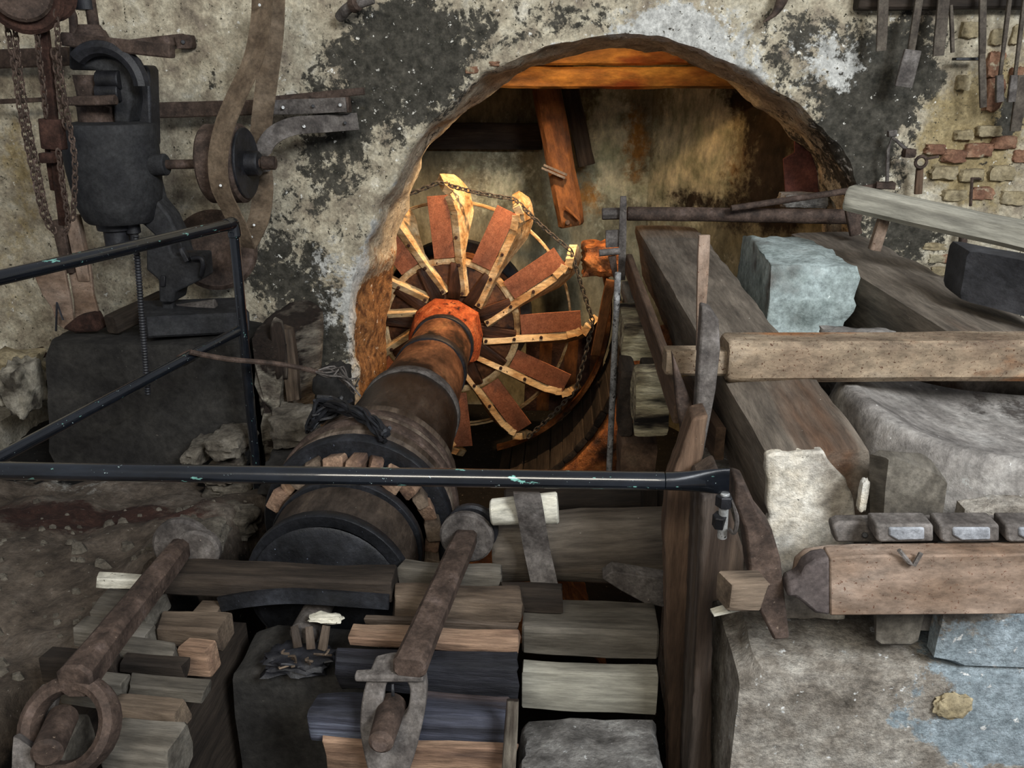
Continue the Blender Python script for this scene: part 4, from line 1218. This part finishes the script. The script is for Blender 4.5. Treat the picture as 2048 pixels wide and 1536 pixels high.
tbl('cross_timber', 1044, 1320, 1196, 1262, 1318, .13, 'wood_grey', label='upper grey-brown squared timber right of the right stack', cat='timber', amp=.01, seed=70)
tbl('cross_timber', 1044, 1318, 1322, 1345, 1424, .04, 'wood_lever', label='lower pale grey squared timber above the rough plaster stone', cat='timber', amp=.01, seed=71)
lofto('plaster_stone', [W(1034,1640,1.5),W(1322,1640,1.5),W(1322,1560,1.52),W(1034,1560,1.52)], [W(1040,1520,1.88),W(1318,1520,1.88),W(1312,1438,1.86),W(1040,1438,1.86)], 'plaster_grey',
      label='rough speckled grey plastered stone at bottom between stack and post', cat='stone', amp=.02, n=10, k=8, fq=7)
prism('bracket_tail', [(1205,1165),(1225,1150),(1335,1168),(1340,1225),(1290,1215),(1240,1188)], 2.2, .06, 'iron_grey', label='pointed iron tongue lying on the log near the posts', cat='iron bracket')
cyl('white_stub', W(893, 1012, 2.72), W(891, 1056, 2.72), .03, 'plaster_grey', n=10, label='small pale lump in the dark right of iron flange', cat='stub')

# ================================================================== RIGHT SIDE: HAMMER FRAME
fr_n = W(1530, 905, 1.75); 
frame_beam = thing('frame_beam', 'heavy weathered squared beam running back from whitewashed end to the arch', 'beam', V((.6, 1.75, .56)))
lofto('timber', [V((.515, 1.75, .565)), V((.745, 1.75, .565)), W(1745, 893, 1.75), W(1530, 905, 1.75)],
      [W(1285, 560, 4.55), W(1425, 560, 4.55), W(1395, 452, 4.55), W(1268, 450, 4.55)], 'wood_weathered', frame_beam, n=50, k=8, amp=.009, fq=7)
prism('whitewashed_end', [(1532,912),(1600,905),(1648,902),(1668,935),(1692,958),(1708,1000),(1712,1050),(1706,1105),(1690,1130),(1690,1225),(1692,1240),(1560,1240),(1560,1190),(1540,1100)], 1.735, .03, 'whitewash', frame_beam, jag=3, bevel=.006)
# iron side rail below it
bar('side_rail', V((.338, 2.17, .80)), V((.338, 4.12, .80)), .03, .10, 'wood_brown', label='long narrow grey-brown rail running beside the frame beam', cat='rail', amp=.005, step=.1)
bar('side_rail', V((.455, 2.15, .70)), V((.425, 2.62, .69)), .03, .10, 'wood_brown', label='short brown rail below the frame beam behind the pipe end', cat='rail', amp=.006)
# second beam
lofto('second_beam', [V((1.20,2.50,.68)), V((1.55,2.50,.68)), V((1.55,2.50,.93)), V((1.20,2.50,.93))],
      [Z(1600,470,.95)+V((0,0,-.26)), Z(1740,470,.95)+V((0,0,-.26)), Z(1715,463,.95), Z(1575,463,.95)], 'wood_weathered',
      label='second dark-sided squared beam further right on the frame', cat='beam', n=26, k=6, amp=.018, fq=4)
rock('blue_stone', V((.90, 3.5, W(1468, 592, 3.5).z)), (.25, .36, .225), 'stone_blue', seed=15, amp=.09, e=.36, n=16, label='pale blue-grey stone block between the two frame beams', cat='stone')
block('frame_infill', .76, 2.2, 3.02, 4.18, -.6, .48, 'concrete_dark', label='dark masonry filling beneath the frame beams by the wall', cat='masonry', amp=.03)

# stone basin
def zb(x, y):
    cx, cy, rx, ry = 1.58, 2.16, .74, .45
    d = (abs((x-cx)/rx)**2.6+abs((y-cy)/ry)**2.6)**(1/2.6)
    n_ = noise.fractal(V((x, y, 0))*2.5, 1, 2, 2)*.012
    if d < 1: z = .735+.115*(d**3.5)
    elif d < 1.05: z = .85
    else: z = .85-(d-1.05)*2.2
    return max(z, .5)+n_
v, f = gridm(lambda u, w_: V((.775+1.75*u, 1.71+.74*w_, .42 if min(u, w_) < 1e-6 or max(u, w_) > 1-1e-6 else min(.862, zb(.775+1.75*u, 1.71+.74*w_)))), 110, 60)
def basin_st(p):
    d = lambda x, y, rx, ry: math.exp(-((p.x-x)/rx)**2-((p.y-y)/ry)**2)
    return [min(1, .35*d(1.4, 2.3, .35, .3)+.5*(p.z < .7)*(p.x < .85)), 0, min(1, .22*d(1.0, 1.8, .25, .15)+.15*d(.95, 2.1, .1, .3))]
mesh('stone_basin', (v, f), 'stone_basin', stain=basin_st, label='hollowed grey stone trough with thick rounded rim', cat='stone trough', sharp=70)
rock('stone_lump', V((1.00, 2.62, .80)), (.15, .12, .10), 'stone_basin', seed=17, amp=.15, e=.5, n=10, stain=lambda p: (.1, 0, .1), label='rounded grey stone lump behind the big steel bar', cat='stone')
rock('stone_lump', V((1.06, 2.86, .72)), (.12, .10, .10), 'stone_basin', seed=18, amp=.15, e=.5, n=10, stain=lambda p: (.1, 0, .1), label='low stone lump behind the rounded lump, nearer the blue-grey block', cat='stone')
# plinth of rough masonry in front
def pl_st(B):
    return px_blobs(B, 1.62)
pst = px_blobs([(2020,1420,150,200,1,.9),(1900,1300,80,60,1,.4),(2048,1250,80,80,1,.6),(1850,1530,80,60,1,.4),(1560,1240,60,40,2,.35),(1850,1260,90,30,2,.35),(1700,1470,80,60,2,.3),(1620,1350,60,90,0,.3),(1900,1410,36,34,1,-.6),(1760,1150,90,60,0,.3),
  (1960,1000,90,50,1,.25),(1950,960,40,40,2,.3),(2020,1000,40,60,2,.2)], 1.62, (.05, 0, .1))
masonry = block('masonry_plinth', .42, 2.4, 1.62, 2.9, -.7, .36, 'plinth', label='rough whitewashed masonry plinth with blue-grey render patch, bottom right', cat='masonry', amp=.012, n=40, k=30, fq=9, stain=pst)
block('masonry_plinth', .885, 2.4, 1.64, 1.692, .376, .80, 'plinth', label='rendered masonry band below the stone trough rim', cat='masonry', amp=.005, n=10, k=24, fq=7, stain=pst)
rock('patch', W(1905, 1412, 1.615), (.042, .012, .035), 'stone_warm', masonry, seed=51, amp=.25, e=.8, label='small round brown patch')
# wedge post
def _wp(px, py, Y):
    p = W(px, py, Y); p.z = max(p.z, .385); return p
lofto('wedge_post', [_wp(1748,1290,1.612),_wp(1838,1290,1.612),_wp(1900,957,1.612),_wp(1775,907,1.612)], [_wp(1748,1290,1.685),_wp(1830,1290,1.685),_wp(1862,905,1.685),_wp(1735,896,1.685)], 'wood_grey',
      label='tapering grey wooden wedge driven down beside the whitewashed end', cat='wedge', amp=.002, n=8, k=6)
rock('chock_stone', W(1726, 990, 1.66), (.009, .012, .04), 'whitewash', seed=52, label='narrow pale chock between whitewashed end and wedge', cat='chock')
# posts
prism('frame_post', [(1338,975),(1364,900),(1386,838),(1418,830),(1402,940),(1398,1000),(1398,1140),(1380,1600),(1338,1600),(1334,1240),(1330,1060)], 1.95, .095, 'wood_brown', bevel=.008, upright=True, jag=1.5, label='lighter upright post left of the two under the pipe end', cat='post')
prism('frame_post', [(1405,1000),(1452,975),(1470,1050),(1490,1110),(1488,1195),(1426,1205),(1422,1640),(1376,1640),(1392,1300)], 1.74, .19, 'wood_post', bevel=.008, upright=True, jag=1.5, label='broad dark brown upright post beside the masonry plinth', cat='post')
prism('frame_post', [(1284,960),(1316,960),(1312,1300),(1308,1560),(1308,1600),(1290,1600)], 2.66, .06, 'wood_dark', upright=True, label='dark recessed post behind the lighter upright post', cat='post')
# iron bracket, wedge key, bars on the masonry
ib = prism('iron_bracket', [(1472,962),(1492,968),(1520,1030),(1545,1062),(1562,1120),(1572,1210),(1580,1278),(1548,1282),(1518,1220),(1500,1150),(1490,1060),(1470,1010)], 1.50, .07, 'iron_brown', bevel=.006,
      label='curved thick iron bracket plate bolted below the pipe end', cat='bracket')
wk = thing('wedge_key', 'small squared wooden key sticking out of the iron bracket', 'wedge', W(1480, 1190, 1.46))
bar('key', W(1446, 1182, 1.44), W(1520, 1180, 1.462), .06, .062, 'wood_tan', wk, amp=.01, endamp=.02)
bar('splinter', W(1424, 1226, 1.46), W(1478, 1212, 1.47), .02, .008, 'wood_pale', wk, endamp=.01)
fb = thing('flat_iron_bar', 'broad rust-pink flat iron bar with dark necked end, front of pair', 'iron bar', W(1800, 1180, 1.5))
prism('bar', [(1660,1118),(1720,1112),(2160,1108),(2160,1228),(1660,1232)], 1.47, .05, 'iron_flat', fb)
prism('necked_end', [(1574,1168),(1600,1158),(1612,1136),(1632,1122),(1662,1117),(1662,1233),(1630,1228),(1604,1206),(1590,1196),(1574,1196)], 1.472, .046, 'iron_dark_end', fb, bevel=.008)
fb2 = prism('flat_iron_bar', [(1572,1162),(1588,1148),(1592,1124),(1612,1106),(1660,1098),(2160,1094),(2160,1190),(1600,1190)], 1.534, .022, 'iron_flat', bevel=.006, label='second flat iron bar lying just behind the front one', cat='iron bar')
tbr = thing('toothed_bar', 'dark iron toothed rack bar above the pair of flat bars', 'rack', W(1850, 1080, 1.55))
prism('back_bar', [(1664,1052),(1680,1044),(2160,1044),(2160,1086),(1672,1086)], 1.56, .035, 'iron_grey', tbr, bevel=.006)
for (x0, x1) in ((1752, 1868), (1880, 2000), (2012, 2130)):
    th = prism('tooth', [(x0,1050),(x1,1050),(x1,1084),(x0+8,1086),(x0,1080)], 1.50, .055, 'iron_grey', tbr, bevel=.006)
    prism('worn_face', [(x0+26,1056),(x1-18,1056),(x1-18,1080),(x0+44,1082),(x0+26,1072)], 1.496, .012, 'iron_worn', th, bevel=.004)
cyl('rivet_hole', W(1730, 1070, 1.556), W(1730, 1070, 1.55), .006, 'iron_black', tbr, n=8)
tube('bent_nail', [W(1798,1100,1.46),W(1818,1124,1.46),W(1828,1130,1.46),W(1842,1106,1.46)], .0045, 'iron_grey', label='bent nail lying over the edge of front flat bar', cat='nail', n=6, k=1)

# big steel bar across the frame
bb = thing('steel_bar', 'big rust-speckled square steel bar with tenon laid across the frame', 'steel bar', Z(1700, 720, .87))
p0, p1 = V((.46, 2.23, .93)), V((1.62, 2.31, .932))
M, L = fr(p0, p1)
mesh('bar', rbox(L, .125, .118, amp=.002, rad=.16, step=.1), 'iron_rail', bb, M)
bar('tenon', V((.295, 2.222, .92)), V((.50, 2.233, .92)), .07, .07, 'iron_rail', bb, amp=.002)
# upright loop plates and key holding the tenon
lp = thing('loop_plate', 'pair of curved flat iron plates looped round the bar tenon', 'iron plate', W(1400, 900, 2.0))
prism('plate', [(1404,612),(1424,618),(1438,640),(1441,700),(1432,780),(1424,822),(1404,926),(1374,926),(1392,820),(1396,740),(1400,680)], 2.06, .05, 'iron_grey', lp, upright=True, bevel=.006)
prism('plate', [(1345,706),(1366,760),(1394,836),(1396,926),(1372,926),(1352,800)], 2.10, .04, 'iron_brown', lp, bevel=.006)
ky = bar('taper_key', W(1409, 470, 2.17), W(1398, 700, 2.17), .03, .014, 'iron_flat', upv=(0, 1, 0), label='slim pinkish tapered iron key standing upright through tenon', cat='iron key', t=(.55, 1))
bar('key_tail', W(1397, 752, 2.17), W(1390, 812, 2.17), .014, .012, 'iron_brown', upv=(0, 1, 0), label='thin lower tail of key below the tenon', cat='iron key')

# far round bar, its rod and nuts
rb = thing('round_bar', 'thick rusty round bar laid across far ends of the beams', 'round bar', W(1480, 430, 4.3))
cyl('bar', W(1254, 427, 4.25), W(1720, 434, 4.25), .036, 'iron_brown', rb, n=20, amp=.004)
cyl('nut', W(1204, 428, 4.25), W(1240, 427, 4.25), .03, 'iron_grey', rb, n=8)
bar('washer_plate', W(1247, 392, 4.2), W(1243, 560, 4.2), .03, .014, 'iron_grey', rb, upv=(0, 1, 0), t=(1.3, 1))
cyl('bolt', W(1198, 506, 4.2), W(1240, 502, 4.2), .018, 'iron_grey', rb, n=10)
bar('clevis', W(1225, 460, 4.22), W(1226, 494, 4.22), .07, .02, 'iron_grey', rb, upv=(0, 1, 0))
bar('clevis_tail', W(1224, 512, 4.22), W(1232, 560, 4.22), .04, .02, 'iron_brown', rb, upv=(0, 1, 0), t=(.4, 1))
cyl('thin_rod', W(1462, 417, 4.15), W(1786, 368, 4.22), .016, 'iron_brown', n=12, label='thin dark rod slanting up from round bar to wall hook', cat='rod')
cyl('grey_pipe', W(1236, 545, 3.5), V((W(1236, 545, 3.5).x, 3.5, -.35)), .014, 'pipe_grey', n=14, label='thin speckled grey upright pipe beside the wheel opening', cat='pipe')
bar('steel_bracket_piece', W(1700, 412, 4.0), W(1712, 470, 3.98), .05, .03, 'iron_brown', upv=(0, 1, 0), label='rusty upright lug at right end of round bar', cat='lug')
# lever and peg
lv = thing('wooden_lever', 'bleached grey wooden lever board slanting over second beam', 'lever', W(1900, 430, 3.2))
pa, pb = W(1696, 394, 3.42), W(2110, 486, 2.95)
M, L = fr(pa, pb)
mesh('board', rbox(L, .09, .098, amp=.003, rad=.2, endamp=.008), 'wood_lever', lv, M)
bar('peg', W(1772, 425, 3.36), W(1748, 500, 3.36), .04, .035, 'iron_flat', lv, upv=(0, 1, 0))
_a, _b = Z(1916,600,.972), V((1.49, 2.45, .972))
_d, _h = V((.03,.20,0)), V((0,0,.168))
lofto('black_log', [_a, _b, _b+_h, _a+_h], [_a+_d, _b+_d, _b+_d+_h, _a+_d+_h], 'log_black',
      label='blackened squared log end resting on second beam at right edge', cat='log', amp=.006, n=10, k=8, fq=3)

# timbers stacked under the left side of the frame
def pbk(name, x0, x1, y0, y1, Y, dep, mt, label, seed=0, **k):
    a = W(x0, y1, Y); b = W(x1, y0, Y)
    xa, xb, za, zt_ = a.x, min(b.x, .392), a.z, min(b.z, .728)
    return lofto(name, boxq(xa, xb, za, zt_, Y), boxq(xa, xb, za, zt_, Y+dep), mt, label=label, cat='timber', seed=seed, amp=.010, n=6, k=8, fq=9, **k)
pbk('stacked_timber', 1244, 1350, 618, 722, 3.25, .38, 'wood_frayed', 'cream weathered timber end highest beside grey pipe', 1)
pbk('stacked_timber', 1252, 1370, 572, 622, 3.7, .34, 'wood_grey', 'grey rounded timber behind the cream weathered end', 2)
pbk('stacked_timber', 1268, 1372, 765, 872, 2.72, .2, 'wood_frayed', 'frayed decayed timber end below the side rail', 3)
pbk('stacked_timber', 1236, 1335, 886, 1010, 2.98, .2, 'wood_brown', 'plain brown board end under the frayed timber', 4)
pbk('stacked_timber', 1236, 1272, 734, 872, 3.03, .16, 'wood_dark', 'dark upright timber just right of the grey pipe', 5)
pbk('stacked_timber', 1284, 1345, 738, 772, 3.04, .14, 'wood_dark', 'dark thin board between cream end and frayed end', 6)

# ================================================================== TOOLS ON THE RIGHT WALL
tr = thing('tool_rail', 'dark wooden rail high on wall at right carrying hung tools', 'rail', W(1880, 0, 4.2))
tb('rail', 1714, 2120, -30, 17, 4.2, .09, 'wood_dark', parent=tr)
Yt = 4.13
def tool(lb, cat, pts, w_, parts=()):
    t_ = thing('hung_tool', lb, cat, W(pts[-1][0], pts[-1][1], Yt), 'iron tools hung on the tool rail')
    for a, b in zip(pts, pts[1:]):
        bar('shank', W(a[0], a[1], Yt), W(b[0], b[1], Yt), w_, .014, 'tool_iron', t_, upv=(0, 1, 0))
    for (x0, y0, x1, y1, ww, mt) in parts:
        bar('blade', W(x0, y0, Yt), W(x1, y1, Yt), ww, .02, mt, t_, upv=(0, 1, 0))
    return t_
tool('straight flat tool with pale shank, leftmost on the rail', 'tool', [(1768, -25), (1762, 102)], .042)
tool('slanting tool with broad grey blade, second on the rail', 'tool', [(1842, -25), (1822, 100)], .03, [(1826, 100, 1806, 174, .075, 'iron_grey')])
tool('wide dark flat tool in the middle of rail', 'tool', [(1890, -25), (1876, 112)], .048)
tool('long narrow straight rod tool reaching lowest on rail', 'tool', [(1966, -25), (1964, 108), (1966, 215)], .026)
tool('slim tongs half with flat grey tip, second from right', 'tool', [(2022, -25), (2000, 150)], .014, [(1999, 150, 1999, 204, .03, 'iron_grey')])
tool('slim tongs half with flat grey tip nearest right edge', 'tool', [(2052, -25), (2030, 150)], .014, [(2028, 150, 2022, 204, .03, 'iron_grey')])
tool('short dark hooked piece at far right below the tongs', 'tool', [(2046, 150), (2030, 262)], .045)
tool('thin dark prong left of the long rod tool', 'tool', [(1902, 10), (1905, 105)], .012)
t = thing('wall_prong', 'flat iron nail plate in wall beside the long rod tool', 'nail', W(1940, 118, 4.2))
bar('plate', W(1908, 118, 4.22), W(1962, 118, 4.22), .05, .012, 'iron_black', t)
tube('horn_hook', [W(1572,-30,4.22),W(1562,5,4.18),W(1548,28,4.15),W(1527,44,4.12)], [.036-.034*i/12 for i in range(13)], 'iron_brown', n=12, label='dark curved horn-shaped hook above arch at picture top', cat='hook')
hk = thing('wall_hook', 'long thin iron hook rod with square eye right of arch', 'hook', W(1780, 330, 4.2))
tube('rod', [W(1774,366,4.2),W(1776,300,4.2),W(1784,274,4.2),W(1812,298,4.18),W(1818,310,4.16)], .009, 'iron_grey', hk, n=8, k=1)
bar('eye', W(1776, 268, 4.2), W(1792, 266, 4.2), .03, .03, 'iron_grey', hk)
rock('stub', W(1818, 306, 4.16), (.028, .03, .022), 'iron_brown', hk)
bar('hook_foot', W(1752, 370, 4.18), W(1790, 372, 4.16), .05, .03, 'iron_brown', hk)
ey = thing('eye_bolt', 'twisted iron eye bolt in wall above the wooden lever', 'eye bolt', W(1842, 325, 4.2))
g = torusg(.026, .008, 16, 6); c0 = W(1842, 324, 4.17)
mesh('eye', ([p+c0 for p in g[0]], g[1]), 'iron_brown', ey)
tube('tail', [W(1850,318,4.17),W(1878,313,4.15)], .007, 'iron_brown', ey, n=6, k=1)
bar('shank', W(1840, 332, 4.2), W(1836, 388, 4.2), .03, .02, 'wood_brown', ey, upv=(0, 1, 0))
tube('thin_hook', [W(1964,358,4.31),W(1944,357,4.18),W(1941,412,4.2)], .008, 'iron_brown', n=6, k=1, label='thin bent wire hook in wall over the black log', cat='hook')
bar('wall_lug', W(1928, 455, 4.2), W(1924, 500, 4.2), .03, .03, 'iron_brown', upv=(0, 1, 0), label='small rusty lug in wall above left end of black log', cat='lug')

# ================================================================== BEDDING
# Stones and rough timbers were laid by eye; where two solids would share space the softer one is shaped
# to the other's surface, or slid clear of it, so that they touch without passing through each other.
from mathutils.bvhtree import BVHTree
bpy.context.view_layer.update()
def meshes_of(o):
    out, todo = [], [o]
    while todo:
        q = todo.pop(); todo += list(q.children)
        if q.type == 'MESH': out.append(q)
    return out
def wtree(o):
    dg = bpy.context.evaluated_depsgraph_get()
    vs, ps = [], []
    for q in meshes_of(o):
        ev = q.evaluated_get(dg); me = ev.to_mesh(); b = len(vs)
        vs += [ev.matrix_world @ x.co for x in me.vertices]
        ps += [tuple(b+i for i in p.vertices) for p in me.polygons]
        ev.to_mesh_clear()
    return BVHTree.FromPolygons(vs, ps)
OB = bpy.data.objects
def trim(a, p, nrm):
    """dress one side of the single mesh a flat: nothing of it stays behind the plane"""
    A = OB[a]; M = A.matrix_world.copy(); Mi = M.inverted()
    n = V(nrm).normalized(); c = V(p).dot(n)
    for x in A.data.vertices:
        q = M @ x.co
        k = c-q.dot(n)
        if k > 0: x.co = Mi @ (q+n*k)
    A.data.update()
def clear(a, others, reach=.16, up_=.03, step=.004):
    """shift the whole thing by the smallest amount that frees it from its neighbours"""
    bpy.context.view_layer.update()
    A = OB[a]
    T = [wtree(OB[b]) for b in others if b in OB and b != a]
    dg = bpy.context.evaluated_depsgraph_get()
    vs, ps = [], []
    for q in meshes_of(A):
        ev = q.evaluated_get(dg); me = ev.to_mesh(); b = len(vs)
        vs += [ev.matrix_world @ x.co for x in me.vertices]
        ps += [tuple(b+i for i in p.vertices) for p in me.polygons]
        ev.to_mesh_clear()
    dirs = [V(d).normalized() for d in ((1,0,0),(-1,0,0),(0,-1,0),(0,1,0),(1,-1,0),(-1,-1,0),(1,1,0),(-1,1,0),(0,0,1),(0,-1,1),(1,0,1),(-1,0,1))]
    k = 0
    while k*step <= reach:
        for d in (dirs if k else [V((0, 0, 0))]):
            s_ = d*(k*step)
            if s_.z > up_: continue
            t = BVHTree.FromPolygons([v+s_ for v in vs], ps)
            if not any(t.overlap(q) for q in T):
                A.location = A.location+s_
                return True
        k += 1
    return False
# dressed faces
trim('drill_plinth', (0, 0, .528), (0, 0, -1))
trim('masonry_plinth', (.442, 0, 0), (1, 0, 0))
trim(next(c.name for c in OB['decayed_stump'].children if c.name.startswith('stump')), (-1.398, 0, 0), (1, 0, 0))
trim('blue_stone', (.762, 1.75, 0), (2.81, -.083, 0))
# loose things eased apart
FIXED = ['drill_plinth', 'decayed_stump', 'pipe_railing', 'water_wheel', 'wall_back']
clear('ledge_stone.001', ['drill_plinth', 'ledge_stone', 'wall_ledge'])
RUB = sorted(o.name for o in OB if o.name.startswith('rubble_stone') and 'render' not in o.name)
laid = []
for r_ in RUB:
    clear(r_, FIXED+laid, .42)
    laid.append(r_)
clear('mud_stone', ['wheel_trough', 'round_bar', 'wall_chamber_back'])
clear('white_stub', ['water_wheel', 'log.001', 'eye_lump', 'log'])
clear('eye_lump', ['water_wheel', 'white_stub', 'log', 'log.001', 'clamp_bar.001'])
clear('curved_strap', ['drill_press', 'drive_belt', 'belt_bracket'])
clear('tie_wire', ['pipe_railing', 'water_wheel', 'decayed_stump'])
laid = ['clamp_bar', 'clamp_bar.001', 'water_wheel', 'bearing_beam', 'frame_post', 'cross_timber']
for o in sorted(o.name for o in OB if o.name.startswith('packing_block')):
    clear(o, laid, .08); laid.append(o)
bpy.context.view_layer.update()
low = min((o.matrix_world @ x.co).z for o in (OB['packing_block.014'], OB['packing_block.015']) for x in o.data.vertices)
trim('support_timber', (0, 0, low-.003), (0, 0, -1))
clear('bracket_tail', ['cross_timber', 'log', 'frame_post'])
clear('edge_slat', ['packing_block.024', 'packing_block.023', 'packing_block.022', 'plaster_stone'])
laid = ['oily_rag', 'water_wheel', 'pale_chip', 'bearing_pier']
for o in sorted(o.name for o in OB if o.name.startswith('splinter') and not o.parent):
    clear(o, laid); laid.append(o)

bpy.context.view_layer.update()
clear('forked_bar', ['wall_back'], .06)
clear('black_log', ['wooden_lever', 'second_beam', 'steel_bar'], .08)
